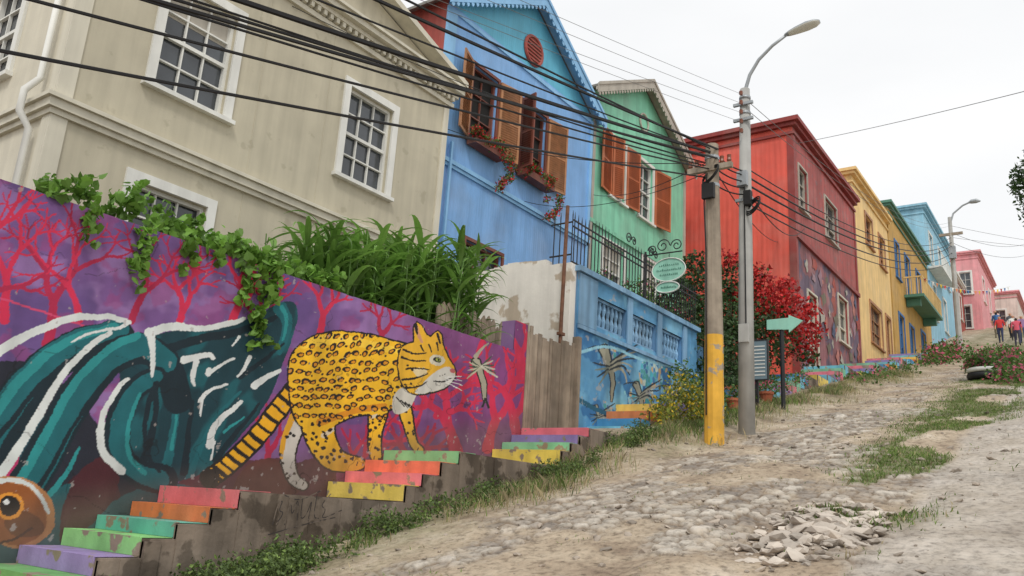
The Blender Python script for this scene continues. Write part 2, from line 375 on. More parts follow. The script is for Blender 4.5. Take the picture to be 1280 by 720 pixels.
c1=mix(sp.outputs['Blue'],c1,mix(1.0,lin((128,108,90)),fine,'MULTIPLY'))
L(c1,b.inputs['Base Color'])
bp=N(nt,'ShaderNodeBump'); bp.inputs['Strength'].default_value=1.0; bp.inputs['Distance'].default_value=.035; L(nz(10,9),bp.inputs['Height']); L(bp.outputs[0],b.inputs['Normal'])
gob=rawmesh('ground',V.tolist(),F.tolist(),[gm],smooth=True)
def vcol(ob,name,arr):
    a_=ob.data.color_attributes.new(name,'FLOAT_COLOR','POINT'); a_.data.foreach_set('color',arr.astype(np.float32).ravel())
one=np.ones_like(X)
vcol(gob,'Col',np.stack([np.clip(grassmask*.85+verge*.5*fbm(X*2,Y*2)*1.3,0,1),conc,np.clip(pit*.8,0,1),one],-1).reshape(-1,4))
vcol(gob,'Stone',np.stack([cob,edge,idd,one],-1).reshape(-1,4))
def scatter(n,xa,xb,ya,yb,dens):
    x=xa+(xb-xa)*rng.random(n); y=ya+(yb-ya)*rng.random(n); k=dens(x,y)>rng.random(n); return x[k],y[k]
x,y=scatter(190000,6.6,34,.6,4.0,lambda x,y:gmask(x,y)*sst(44,8,x)); blades('street_grass',x,y,gh,.015,.07,None,w=.005,lean=1.1,mats=[grassm,drym],frac=.12)
x,y=scatter(60000,5.5,30,3.6,5.95,lambda x,y:sst(4.3,5.7,y+.9*(fbm(x*.9,y*.9)-.5))*sst(.40,.6,fbm(x*1.1+8,y*1.1))*sst(5.0,8.0,x)); blades('dry_verge_grass',x,y,gh,.04,.22,None,w=.0032,lean=.9,mats=[drym,grassm],frac=.25)
x,y=scatter(50000,2.6,30,4.9,5.9,lambda x,y:sst(5.0,5.7,y)*sst(.40,.56,fbm(x*.9+2,y*1.3+5))); blades('verge_weeds',x,y,gh,.04,.17,None,w=.005,lean=.8,mats=[grassm,drym],frac=.25)
x,y=scatter(12000,4,22,1.3,5,lambda x,y:sst(.58,.70,fbm(x*2.3+3,y*2.3+9))); blades('sparse_street_weeds',x,y,gh,.01,.05,None,w=.004,lean=1.2,mats=[grassm,drym],frac=.4)
cs=[]
for i in range(150):
    xx=U(2.8,12); 
    if fbm(xx*1.1+3,2.0)<.38 : continue
    yy=U(5.4,5.82); r=U(.05,.16); cs.append((xx,yy,float(gh(xx,yy))+r*.6,r))
for i in range(40):
    xx=U(2.8,5.2); yy=U(5.2,5.8); cs.append((xx,yy,float(gh(xx,yy))+.09,U(.08,.18)))
pts=clumps(cs,7500); leaves('kerb_weeds',pts,.036,None,mats=[weedm,grassm],mi=(rng.random(len(pts))<.3).astype(int))
def rock(mb,x,y,z,r,mat,fl=1):
    ico=[(0,0,1),(.89,0,.45),(.28,.85,.45),(-.72,.53,.45),(-.72,-.53,.45),(.28,-.85,.45),(.72,.53,-.45),(-.28,.85,-.45),(-.89,0,-.45),(-.28,-.85,-.45),(.72,-.53,-.45),(0,0,-1)]
    fs=[(0,1,2),(0,2,3),(0,3,4),(0,4,5),(0,5,1),(1,6,2),(2,7,3),(3,8,4),(4,9,5),(5,10,1),(6,7,2),(7,8,3),(8,9,4),(9,10,5),(10,6,1),(11,7,6),(11,8,7),(11,9,8),(11,10,9),(11,6,10)]
    n=len(mb.v); a=U(0,6.28); ca,sa=math.cos(a),math.sin(a); sx,sy,sz=U(.7,1.5),U(.6,1.1),U(.3,.7)*fl; mi=mb.mi(mat); tx,ty=U(-.4,.4),U(-.4,.4)
    for p in ico:
        j=U(.75,1.2); px,py,pz=p[0]*sx*j*r,p[1]*sy*j*r,p[2]*sz*j*r; pz+=px*tx+py*ty; mb.v.append((x+px*ca-py*sa,y+px*sa+py*ca,z+pz))
    for f in fs: mb.f.append(tuple(n+k for k in f)); mb.m.append(mi)
mb=MB()
for i in range(4200):
    xx=3.5+22*R()**1.6; yy=U(.8,5.7); 
    if fbm(xx*.8+2,yy*.8)<.48 and R()<.75: continue
    r=.007+.045*R()**5; rock(mb,xx,yy,float(gh(xx,yy))+r*.2,r,stonem)
mb.build('loose_stones')
mb=MB()
rubm=M('rubble_stone',lin((184,174,162)),.95,.12,vs=6,isl=.32,bump=.5)
for i in range(460):
    a=U(0,6.28); q=R()**.55; xx=6.95+1.2*q*math.cos(a); yy=1.95+.52*q*math.sin(a); r=(.012+.105*R()**2.2)*(1.15-q*.5); rock(mb,xx,yy,float(gh(xx,yy))-.03+r*.35+.03*(1-q),r,rubm,.75)
mb.build('rubble')
# ================================================================= MURAL WALL
WY=7.0
gxw=np.arange(2.2,10.12,.0085); gzw=np.arange(-1.0,2.77,.0085)
WX,WZ=np.meshgrid(gxw,gzw,indexing='ij')
def sketch(WX,WY,WZ):   # artist's sketch plane -> flat wall homography (paint lies on the wall face)
    dn=.7812*WX+.5673*WY+.2615*WZ
    return 640+1037*(.5726*WX-.8173*WY+.0618*WZ)/dn, 360+1037*(.2486*WX+.1012*WY-.9632*WZ)/dn
u,v=sketch(WX,WY,WZ)
u=u+4*(fbm(u*.05,v*.05,3)-.5)+.8*(fbm(u*.3,v*.3,2)-.5); v=v+4*(fbm(u*.05+50,v*.05,3)-.5)+.8*(fbm(u*.3+9,v*.3,2)-.5)
COLR=np.zeros(u.shape+(3,))
def L3(c): return np.array(lin(c))
nA=fbm(u*.02,v*.03,4); nB=fbm(u*.012+7,v*.015+3,4); nC=fbm(u*.03+17,v*.04+30,4)
base=L3((118,82,140))[None,None]*np.ones_like(COLR)
t=sst(.42,.58,nA)[...,None]; base=base*(1-t)+L3((144,108,164))*t
t=sst(.48,.60,nB)[...,None]*.9; base=base*(1-t)+L3((98,72,130))*t
t=(sst(.56,.64,nC)*.45)[...,None]; base=base*(1-t)+L3((150,60,118))*t
t=(sst(430,600,u)*.8)[...,None]; base=base*(1-t)+L3((132,58,116))*t
t=(sst(500,600,v)*sst(200,300,u)*.5)[...,None]; base=base*(1-t)+L3((104,38,94))*t
COLR[:]=base
def paint(mask,c,a=1.0):
    if isinstance(c,tuple): c=L3(c)
    COLR[mask]=COLR[mask]*(1-a)+c*a
def smooth(pts,closed=True,it=2):
    p=[np.array(q,float) for q in pts]
    for _ in range(it):
        o=[]; n=len(p); rng_=range(n if closed else n-1)
        if not closed: o.append(p[0])
        for i in rng_:
            a,b_=p[i],p[(i+1)%n]; o+= [a*.75+b_*.25,a*.25+b_*.75]
        if not closed: o.append(p[-1])
        p=o
    return p
def pmask(pts,it=2):
    p=smooth(pts,True,it); xs=[q[0] for q in p]; ys=[q[1] for q in p]
    m=(u>min(xs))&(u<max(xs))&(v>min(ys))&(v<max(ys)); I=np.nonzero(m); uu=u[I];vv_=v[I]; ins=np.zeros(len(uu),bool)
    for i in range(len(p)):
        x1,y1=p[i]; x2,y2=p[(i+1)%len(p)]
        if y1==y2: continue
        c=((y1>vv_)!=(y2>vv_))&(uu<(x2-x1)*(vv_-y1)/(y2-y1)+x1); ins^=c
    out=np.zeros(u.shape,bool); out[I]=ins; return out
def smask(pts,w0,w1=None,it=2):
    w1=w0 if w1 is None else w1; p=smooth(pts,False,it) if it else [np.array(q,float) for q in pts]; n=len(p)-1; out=np.zeros(u.shape,bool)
    for i in range(n):
        a,b_=p[i],p[i+1]; wa=w0+(w1-w0)*i/n; wb=w0+(w1-w0)*(i+1)/n; W=max(wa,wb)+1
        m=(u>min(a[0],b_[0])-W)&(u<max(a[0],b_[0])+W)&(v>min(a[1],b_[1])-W)&(v<max(a[1],b_[1])+W); I=np.nonzero(m)
        if len(I[0])==0: continue
        uu=u[I]-a[0];vv_=v[I]-a[1]; d=b_-a; l=d@d+1e-9; t=np.clip((uu*d[0]+vv_*d[1])/l,0,1)
        r=np.hypot(uu-t*d[0],vv_-t*d[1])<(wa+(wb-wa)*t)*.5; out[I]|=r
    return out
def stroke(pts,w0,c,w1=None,it=2,a=1.,clip=None):
    m=smask(pts,w0,w1,it)
    if clip is not None: m&=clip
    paint(m,c,a)
def ell(cx,cy,rx,ry,an,c,clip=None):
    m=(abs(u-cx)<rx+ry)&(abs(v-cy)<rx+ry); I=np.nonzero(m); uu=u[I]-cx;vv_=v[I]-cy; ca,sa=math.cos(an),math.sin(an)
    r=((uu*ca+vv_*sa)/rx)**2+((-uu*sa+vv_*ca)/ry)**2<1; out=np.zeros(u.shape,bool); out[I]=r
    if clip is not None: out&=clip
    paint(out,c)
def tree(x,y,an,ln,w,dep,c):
    x2,y2=x+math.cos(an)*ln,y-math.sin(an)*ln
    mx_,my_=(x+x2)/2+U(-.12,.12)*ln,(y+y2)/2+U(-.12,.12)*ln
    stroke([(x,y),(mx_,my_),(x2,y2)],w,c,w*.7,it=1)
    if dep==0: return
    k=3 if R()<.2 else 2
    for i in range(k):
        da=(i-(k-1)/2)*U(.6,1.0)+U(-.15,.15); tree(x2,y2,an+da,ln*U(.66,.92),max(w*.66,1.5),dep-1,c)
CR=(204,40,78); CR2=(172,32,72)
for (x,y,an,ln,w,d,c) in [(60,430,1.45,54,15,4,CR2),(225,425,1.5,34,12,4,CR),(100,400,1.9,44,10,4,CR),(5,400,1.5,50,13,4,CR),(-20,300,.7,34,10,3,CR),(165,400,1.15,40,10,4,CR2),(290,415,1.3,34,12,4,CR),(335,430,1.7,34,9,3,CR2),(400,420,1.4,26,10,3,CR),(470,440,1.3,24,9,3,CR2),(-5,365,.2,30,8,3,CR2),
    (572,570,1.9,40,18,4,CR),(610,560,1.3,36,15,4,CR),(648,560,1.7,40,15,4,CR),(540,570,2.3,30,12,3,CR),(500,605,1.2,32,14,3,CR2),(652,470,1.6,28,12,4,CR),(600,440,1.3,18,8,3,CR),(330,600,1.4,34,11,3,CR2),(545,520,.3,24,9,3,CR),(430,620,1.2,30,12,3,CR2)]:
    tree(x,y,an,ln,w,d,c)
stroke([(0,372),(60,392),(110,410),(230,440)],2.5,(206,70,110))
m=(v>575+14*(fbm(u*.04,v*0+2)-.5))&(u>225)&(u<420); paint(m,(88,36,52))
m=(v>572+18*(fbm(u*.05+9,v*0+2)-.5))&(u>420)&(u<650); paint(m,(140,40,84),.5)
paint(pmask([(290,610),(310,575),(350,572),(370,600),(380,620),(290,625)]),(92,40,36))
paint(pmask([(-60,470),(40,440),(120,520),(160,600),(235,600),(250,640),(190,680),(120,720),(-60,740)]),(30,34,48))
paint(pmask([(-60,500),(40,480),(70,560),(40,600),(-60,620)]),(20,70,84))
paint(pmask([(-60,560),(10,540),(30,575),(0,610),(-60,600)]),(190,44,104))
paint(pmask([(60,640),(85,600),(120,575),(150,600),(150,640),(110,655)]),(66,26,38))
paint(pmask([(-60,660),(40,660),(70,610),(95,600),(100,660),(160,610),(240,600),(260,640),(130,720),(-60,740)]),(14,88,96))
paint(pmask([(70,690),(80,620),(105,580),(150,560),(150,620),(110,660)]),(74,26,36))
# teal figure
TD=(10,56,66);TM=(18,98,106);TL=(38,140,142);TX=(8,34,44);WH=(214,219,217)
bodyp=[(150,440),(190,418),(240,408),(290,405),(320,395),(345,378),(368,376),(374,392),(366,425),(350,465),(335,505),(300,545),(275,575),(245,598),(205,604),(175,590),(160,550),(150,500)]
bm_=pmask(bodyp); paint(bm_,TD)
t=(sst(.46,.60,fbm(u*.035+v*.02,v*.02-u*.01+8,3)))[...,None]*bm_[...,None]; COLR=COLR*(1-t*.7)+L3(TM)*t*.7
stroke([(205,440),(240,425),(300,415),(345,395)],14,TX,6,clip=bm_)
stroke([(350,385),(362,405),(350,440)],18,TM,8,clip=bm_); stroke([(352,384),(360,400),(354,425)],6,TL,3,clip=bm_)
for q,w,c in [([(205,600),(214,560),(222,510),(212,460)],14,TM),([(235,600),(250,560),(270,520),(300,490)],9,TM),([(175,590),(190,550),(198,500),(188,455)],12,TX),([(230,590),(236,540),(240,500)],10,TX),([(270,575),(295,540),(325,505)],9,TX),([(300,470),(330,450),(355,430)],8,TX),([(215,560),(222,520),(220,490)],5,TL),([(280,540),(305,520)],4,TL)]: stroke(q,w,c,w*.35,clip=bm_)
stroke([(-40,600),(0,530),(45,470),(95,432),(150,418)],66,TX,36); stroke([(-40,590),(0,520),(45,462),(95,426),(150,412)],44,TM,24)
stroke([(-40,575),(0,505),(45,452),(95,420),(145,408)],16,TL,8); stroke([(0,545),(40,490),(90,445),(140,425)],8,TX,3)
stroke([(10,640),(45,590),(78,525),(108,478),(140,445),(180,432),(212,455),(222,500)],52,TX,34)
stroke([(14,640),(48,590),(80,525),(110,476),(142,442),(180,428),(208,452)],38,TM,26); stroke([(10,622),(42,575),(72,512),(104,464),(140,432),(172,420)],12,TL,9)
stroke([(28,640),(62,590),(92,530),(122,486),(152,456),(180,446)],7,TX,3); stroke([(34,650),(80,600),(100,560)],10,TL,3)
stroke([(205,600),(170,592),(146,565),(146,525),(166,486),(196,470)],38,TX,26); stroke([(200,600),(168,590),(146,562),(148,524),(168,486),(196,470)],24,TM,16)
stroke([(182,590),(160,570),(158,530),(176,492)],7,TL,4); stroke([(196,480),(180,520),(184,570),(200,590)],8,TX,4)
stroke([(-20,452),(20,425),(70,402),(120,393),(162,402)],13,WH,6); stroke([(162,402),(150,412),(120,412),(90,428)],5,WH,2)
stroke([(-5,600),(25,560),(55,505),(88,455),(120,425),(138,416)],14,WH,5); stroke([(152,588),(126,566),(126,520),(150,480),(160,474)],12,WH,4)
stroke([(188,415),(192,445),(190,470)],12,WH,3); stroke([(186,416),(215,406),(250,412),(290,404),(305,398)],11,WH,5)
for p,w in [([(230,450),(262,442),(268,448)],10),([(246,452),(240,475),(243,482)],8),([(262,462),(258,470),(272,458),(292,448)],6),([(312,446),(304,462),(296,470)],6),([(250,500),(262,486),(285,480)],7),([(252,500),(250,520)],5),([(262,556),(266,534),(290,512),(302,502)],10),([(268,552),(264,575)],4),([(318,482),(330,472),(350,464)],10),([(300,420),(290,432)],4)]:
    stroke(p,w,WH,w*.4)
ell(18,640,52,44,.3,(190,130,80)); ell(14,642,46,38,.3,(150,84,36)); ell(30,655,26,16,.2,(110,60,24)); stroke([(-10,604),(20,598),(48,612),(62,640)],7,WH,4); ell(12,632,19,17,0,(230,150,50)); ell(12,632,14,13,0,(20,14,14)); ell(8,627,4,3.4,0,(235,235,235))
stroke([(40,660),(20,672),(0,680)],3,(70,30,14))
# ocelot
BK=(24,18,16); OC=(240,186,30); OCD=(214,140,20)
tail=[(366,490),(345,515),(322,545),(300,568),(278,588),(262,598)]
stroke(tail,26,BK,26); stroke(tail,20,(234,172,24),20); TA=smask(tail,20,20)
for i in range(13):
    t_=i/12*4.99; k=int(t_); f_=t_-k; x=tail[k][0]*(1-f_)+tail[k+1][0]*f_; y=tail[k][1]*(1-f_)+tail[k+1][1]*f_
    stroke([(x-11,y-9),(x,y+1),(x+11,y+9)],U(3.5,6),BK,it=1,clip=TA)
ell(263,597,12,11,0,BK,clip=TA)
far=[[(376,520),(364,545),(358,570),(366,600),(380,606)],[(505,500),(510,530),(517,556),(526,562)]]
stroke(far[0],28,BK,14); stroke(far[0],23,(206,200,190),10); stroke([(366,520),(354,548),(352,572)],9,(220,160,36),5)
stroke(far[1],19,BK,11); stroke(far[1],14,(232,176,44),7)
torso=[(364,500),(360,458),(371,432),(393,418),(428,414),(465,418),(495,428),(515,432),(523,466),(512,492),(500,508),(472,514),(440,520),(420,530),(405,542),(385,540),(368,524)]
leg1=[(398,508),(398,545),(412,572),(432,580),(452,580)]; leg2=[(474,498),(470,530),(467,556),(470,573)]
def grow(pts,c,d=2.2):
    for du,dv in ((d,0),(-d,0),(0,d),(0,-d)): paint(pmask([(a+du,b_+dv) for a,b_ in pts],2),c)
grow(torso,BK); stroke(leg1,54,BK,14); stroke(leg2,30,BK,14)
stroke(leg1,49,OC,10); stroke(leg2,25,OC,10); o=pmask(torso,2); paint(o,OC)
stroke([(380,428),(430,422),(500,440)],16,(248,204,62),8,clip=o); stroke([(400,528),(440,514),(480,506)],9,OCD,6,clip=o)
cat=o|smask(leg1,49,10)|smask(leg2,25,10)
stroke([(404,544),(430,530),(470,518)],6,(220,206,176),4,clip=cat)
for i in range(17):
    for j in range(15):
        x=364+i*11.4+U(-2.4,2.4)+(j%2)*5.5; y=420+j*11+U(-2.4,2.4)
        if x>512: continue
        an=-.25+.6*(y-470)/60+U(-.4,.4)
        if x<498 and y<522:
            rx,ry=U(4.2,5.4),U(2.7,3.6); ell(x,y,rx,ry,an,BK,clip=cat); ell(x+U(-.8,1.2),y+U(0,1.1),rx*.55,ry*.5,an,OCD,clip=cat)
            if R()<.6: ell(x+U(5,7),y+U(-3,5),U(1.2,2),1.3,an,BK,clip=cat)
        else:
            for _ in range(2): ell(x+U(-4,4),y+U(-4,4),U(1.8,3),U(1.5,2.2),an,BK,clip=cat)
for p in far[0][1:-1]: 
    for k in range(4): ell(p[0]+U(-8,6),p[1]+U(-10,10),2.2,1.8,0,(30,24,20))
for k in range(9): ell(U(506,520),U(508,556),2,1.8,0,(30,24,20),clip=smask(far[1],12,8))
paint(pmask([(492,490),(510,480),(524,482),(518,504),(502,520),(488,514)]),(210,204,192))
for k in range(4): stroke([(496+k*5,496+k*3),(506+k*4,508+k*1)],2,BK,1)
head=[(498,438),(510,430),(519,428),(517,404),(523,401),(537,424),(546,413),(551,416),(553,434),(559,446),(570,461),(569,472),(561,482),(546,489),(526,493),(508,488),(498,466)]
grow(head,BK,2.0); hm=pmask(head,1); paint(hm,(236,180,44))
paint(pmask([(530,478),(545,464),(560,456),(569,464),(569,474),(560,483),(545,489),(526,493),(516,489)],1)&hm,(216,212,202)); paint(pmask([(538,443),(552,444),(558,452),(548,458),(536,455)],1)&hm,(222,214,190)); paint(pmask([(512,462),(528,458),(536,466),(524,474)],1)&hm,(224,204,160))
for p,w in [([(504,438),(518,442),(532,441)],3),([(502,447),(516,451),(532,451)],3),([(508,462),(524,460),(536,463)],2.6),([(504,474),(520,472),(534,468)],3),([(508,484),(524,482),(534,478)],2.6),([(536,430),(539,440)],2.4),([(545,428),(547,438)],2.4),([(526,432),(530,439)],2.4)]: stroke(p,w,BK,w*.5,clip=hm)
for k in range(7): ell(U(502,522),U(440,485),1.6,1.3,0,BK,clip=hm)
stroke([(520,409),(527,428)],6,(210,150,110),3,clip=hm); stroke([(519,405),(522,418)],5,BK,2,clip=hm); stroke([(547,417),(549,428)],3,BK,clip=hm)
ell(546,450,5,3.2,.35,BK); ell(547,450,3.2,2.1,.3,(176,186,90)); ell(547.5,450,1.1,1.7,0,(6,6,6)); ell(566,463,3.6,3,.4,(196,104,100)); stroke([(563,473),(553,478),(543,477)],1.8,BK)
for k in range(3): ell(550+k*3,470-k*1,.8,.8,0,BK)
for k in range(4): stroke([(556,472+k*2),(577,470+k*6)],.9,(235,235,230))
for x,y in ((446,582),(454,582),(370,606),(379,606),(467,574),(475,574),(522,564)): stroke([(x,y),(x+1,y-4)],1.3,BK)
# hummingbird
HB=(168,162,142)
stroke([(596,452),(603,470),(606,500)],13,(30,24,26),6); stroke([(596,452),(603,470),(606,500)],9,HB,4); stroke([(596,445),(601,437),(610,430)],6,HB,1.5)
for k in range(6): stroke([(602,458),(614+k*1.5,446+k*5)],3.2,(196,192,174) if k%2 else (70,84,70),1.4); stroke([(600,460),(589-k,448+k*5)],2.8,(180,176,150) if k%2 else (60,76,60),1.2)
stroke([(606,498),(603,508)],3,(40,40,40)); stroke([(607,498),(611,509)],3,(40,40,40))
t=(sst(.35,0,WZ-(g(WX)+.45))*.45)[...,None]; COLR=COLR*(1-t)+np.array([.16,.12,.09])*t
gr_=fbm(WX*3,WZ*.8,5); COLR*=(1-.22*sst(.5,.75,gr_))[...,None]
chip=(fbm(WX*14+3,WZ*14,4)>.81-.06*sst(.5,0,WZ-g(WX)-.4)); COLR[chip]=COLR[chip]*.4+np.array([.40,.36,.34])*.6
crack=(abs(fbm(WX*.9+4,WZ*1.4+2,5)-.5)<.0028); COLR[crack]*=.55
COLR=COLR+.006
nxw,nzw=WX.shape; idx=np.arange(nxw*nzw).reshape(nxw,nzw)
keepc=((WZ[:-1,:-1]<2.31-.004*np.sin(WX[:-1,:-1]*9))|(WX[:-1,:-1]>9.78))
F=np.stack([idx[:-1,:-1],idx[1:,:-1],idx[1:,1:],idx[:-1,1:]],-1)[keepc]
Vw=np.stack([WX,np.full_like(WX,WY)+.006*(fbm(WX*2,WZ*2)-.5),WZ],-1).reshape(-1,3)
mw=E('mural_wall')
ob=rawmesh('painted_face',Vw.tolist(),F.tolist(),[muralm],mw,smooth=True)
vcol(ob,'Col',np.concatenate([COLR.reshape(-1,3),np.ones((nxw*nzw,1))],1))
mb=MB(); mb.box(-3,9.78,7.01,7.22,-2.6,2.315,purple); mb.box(9.78,10.115,7.012,7.24,-.5,2.765,purple); mb.box(-3,2.2,6.998,7.008,-2.6,2.31,purple); mb.build('wall_body',mw)
# ================================================================= PAINTED STEPS
st=E('painted_steps')
SX=[(-1.0,-2.05),(0.2,-1.72),(1.2,-1.40),(1.7,-1.28),(2.0,-1.16),(2.3,-1.03),(2.55,-.90),(2.8,-.76),(3.05,-.62),(3.35,-.485),(3.67,-.35),(3.93,-.237),(4.22,-.114),(4.46,.035),(6.46,.20),(6.70,.33),(6.99,.477),(7.28,.613),(9.42,.83),(9.64,.95),(9.86,1.075),(10.1,1.20),(12.3,1.2)]
COL=[(150,120,180),(232,190,70),(120,190,120),(90,180,170),(230,120,70),(220,110,130),(150,120,180),(232,190,70),(120,180,110),(162,142,192),(146,210,130),(106,190,168),(230,130,76),(228,124,128),(240,214,104),(232,128,138),(238,132,100),(136,200,144),(238,214,98),(128,194,156),(150,128,184),(230,122,130)]
body_=MB(); pb=MB(); Y0,Y1=5.85,6.995
def slab_edge(mb,x0,x1,y0,z0,z1,mat):
    n=max(2,int((x1-x0)/.12)); 
    for i in range(n):
        a=x0+(x1-x0)*i/n; b_=x0+(x1-x0)*(i+1)/n; d=U(0,.02); mb.box(a,b_-.0005,y0-d,y0+.03,z0,z1-U(.003,.02),mat)
for i in range(len(SX)-1):
    x0,z=SX[i]; x1=SX[i+1][0]; zp=SX[i-1][1] if i else z-.2
    body_.box(x0,x1,Y0,Y1,g(x0)-1.2,z,concrete); slab_edge(body_,x0,x1,Y0-.005,float(g(x0))-1,z,concrete)
    m=M('step_paint_%d'%i,lin(COL[i]),.85,.14,vs=4,streak=.2,bump=.4,c2=lin((150,136,118)),thr=.585,ps=7)
    pb.box(x0-.006,x0+.001,Y0+U(.01,.05),Y1-.002,zp+.012,z+.005,m)
    d=min(x1-x0,.34)
    pb.box(x0-.006,x0+d-.003,Y0+.04,Y1-.002,z+.005,z+.010,m)
body_.build('concrete_body',st); pb.build('painted_treads',st)
tagm=M('spray_paint_black',lin((58,52,50)),.8,.3,c2=lin((110,98,88)),thr=.5,ps=14)
tb=MB()
def ribpath(mb,pts,w,y,mat):
    p=smooth(pts,False,2)
    for i in range(len(p)-1):
        d=p[i+1]-p[i]; l=np.hypot(*d)+1e-9; n=np.array([-d[1],d[0]])/l*w/2; e=d/l*w*.2; a=p[i]-e;b_=p[i+1]+e; yy=y-.0003*i
        mb.face([(a[0]-n[0],yy,a[1]-n[1]),(b_[0]-n[0],yy,b_[1]-n[1]),(b_[0]+n[0],yy,b_[1]+n[1]),(a[0]+n[0],yy,a[1]+n[1])],mat)
for k,pts in enumerate([[(0,.02),(.03,.2),(.1,.24),(.05,.14),(.13,.12),(.04,.02)],[(.16,0),(.2,.24),(.24,.05),(.3,.26),(.32,-.02)],[(.36,.22),(.36,.02),(.44,.05),(.5,.22),(.47,.0)],[(.56,.24),(.54,.02),(.62,.0)],[(.76,.22),(.62,.12),(.72,.08),(.64,-.02),(.95,.04)],[(-.05,-.06),(.4,-.03),(.9,-.02)],[(.1,.28),(.3,.2),(.6,.27)]]):
    ribpath(tb,[(4.8+a*.8,-.24+b_*.9+a*.14) for a,b_ in pts],.010,5.815-.002*k,tagm)
tb.build('graffiti_tag',st)
st2=E('painted_steps')
bb=MB(); pb=MB(); x=12.35; z=1.32
cols2=[(120,190,216),(80,150,195),(228,136,84),(236,210,106),(120,190,216),(154,136,184),(230,132,142),(130,194,160)]
mm=[M('far_step_paint_%d'%i,lin(c),.85,.14,vs=4,streak=.2,c2=lin((160,146,128)),thr=.58,ps=5) for i,c in enumerate(cols2)]
i=0
while x<46:
    if x<13: run,rise=.33,.13
    else: run,rise=(.34,.15) if (i%7)<4 else (1.0,.02)
    want=float(g(x))+.32
    if z>want+.28: run,rise=1.2,.0
    elif z<want: rise=.17
    zz=z+rise
    bb.box(x,x+run,6.35,7.6,float(g(x))-1,zz,concrete)
    if rise>.05:
        m=mm[i%8]; pb.box(x-.006,x+.001,6.38,7.59,z+.012,zz+.005,m); pb.box(x-.006,x+min(run,.35)-.003,6.38,7.59,zz+.005,zz+.01,m); 
        pb.box(x+.002,x+run-.004,6.342,6.349,z-.12,zz-.006,m)
    z=zz; x+=run; i+=1
bb.build('concrete_body',st2); pb.build('painted_treads',st2)
# ================================================================= TERRACES / RETAINING
mb=MB(); mb.box(-3,11.84,7.22,30,-3,1.88,soil); mb.build('lower_garden_terrace')
mb=MB(); mb.box(11.95,27.2,7.45,30,-1,4.05,soil); mb.build('upper_garden_terrace')
tw=E('blue_retaining_wall')
holes=[(12.55,13.65,3.28,3.84),(13.88,14.95,3.28,3.84),(15.18,16.2,3.28,3.84)]
gxb=np.arange(11.85,17.001,.015); gzb=np.arange(1.0,4.1201,.015)
BX,BZ=np.meshgrid(gxb,gzb,indexing='ij'); u,v=sketch(BX,7.2,BZ)
u=u+2*(fbm(u*.1,v*.1,3)-.5); v=v+2*(fbm(u*.1+50,v*.1,3)-.5)
COLR=np.ones(u.shape+(3,))*L3((92,152,194))
t=sst(.4,.6,fbm(BX*1.6,BZ*1.6))[...,None]; COLR=COLR*(1-t)+L3((122,180,212))*t
t=sst(.52,.58,fbm(BX*2.2+9,BZ*2.8,4))[...,None]*(BZ<3.2)[...,None]; COLR=COLR*(1-t)+L3((62,120,170))*t
f1,f2,idd=vor(BX,BZ,.11,5); mos=(BZ<3.05)&(fbm(BX*1.3+4,BZ*1.3+1)>.5)&(f2-f1>.10)
pal=[(70,180,190),(50,110,165),(150,205,215),(70,155,140),(206,214,190),(40,92,145),(220,176,96)]
for k,c in enumerate(pal): paint(mos&((idd*97%1*7).astype(int)==k),c,.8)
for (cx,cy,s) in [(762,462,1.15),(800,498,.8),(748,522,.6),(838,500,.7)]:
    G=(160,158,140); DK=(44,52,58)
    stroke([(cx-6*s,cy-22*s),(cx,cy-6),(cx+4*s,cy+10*s),(cx+2*s,cy+34*s)],13*s,DK,3*s); stroke([(cx-6*s,cy-22*s),(cx,cy-6),(cx+4*s,cy+10*s),(cx+2*s,cy+34*s)],9*s,G,1.5*s)
    stroke([(cx-6*s,cy-24*s),(cx-16*s,cy-26*s),(cx-26*s,cy-22*s)],3*s,DK,1)
    for k in range(6): stroke([(cx+2*s,cy-8*s+k*2*s),(cx+14*s,cy-18*s+k*3*s),(cx+(34-k*3)*s,cy+(-30+k*9)*s)],4*s,G if k%2 else DK,1.2)
    for k in range(4): stroke([(cx-2*s,cy-4*s+k*2*s),(cx-(18-k*2)*s,cy+(-8+k*8)*s)],3.4*s,(120,130,120) if k%2 else DK,1)
stroke([(724,500),(760,520),(800,512),(866,530)],6,(40,96,120),4); stroke([(726,440),(760,430),(800,450),(860,462)],4,(150,205,225),3)
COLR*=(1-.3*sst(.5,.72,fbm(BX*3,BZ*.8,5)))[...,None]; chip=fbm(BX*7+3,BZ*7,5)>.71; COLR[chip]=COLR[chip]*.4+np.array([.42,.40,.36])*.6
nxw,nzw=BX.shape; idx=np.arange(nxw*nzw).reshape(nxw,nzw); cxm=BX[:-1,:-1]+.0075; czm=BZ[:-1,:-1]+.0075
kp=np.ones(cxm.shape,bool)
for h in holes: kp&=~((cxm>h[0])&(cxm<h[1])&(czm>h[2])&(czm<h[3]))
F=np.stack([idx[:-1,:-1],idx[1:,:-1],idx[1:,1:],idx[:-1,1:]],-1)[kp]
ob=rawmesh('painted_face',np.stack([BX,np.full_like(BX,7.2),BZ],-1).reshape(-1,3).tolist(),F.tolist(),[muralm],tw)
vcol(ob,'Col',np.concatenate([COLR.reshape(-1,3),np.ones((nxw*nzw,1))],1))
bw=M('blue_wall_paint',lin((100,150,194)),.8,.1,streak=.3)
bw2=M('blue_wall_trim',lin((128,170,204)),.8,.12,streak=.35)
mb=MB(); mb.box(11.86,17,7.21,7.42,0,3.27,bw); mb.box(11.86,17,7.21,7.42,3.86,4.12,bw)
for a,b_ in ((11.86,12.54),(13.66,13.87),(14.96,15.17),(16.21,17.0)): mb.box(a,b_,7.21,7.42,3.27,3.86,bw)
mb.box(11.8,17.06,7.13,7.47,4.122,4.22,bw2); mb.box(11.88,17.03,7.16,7.196,3.12,3.19,bw2)
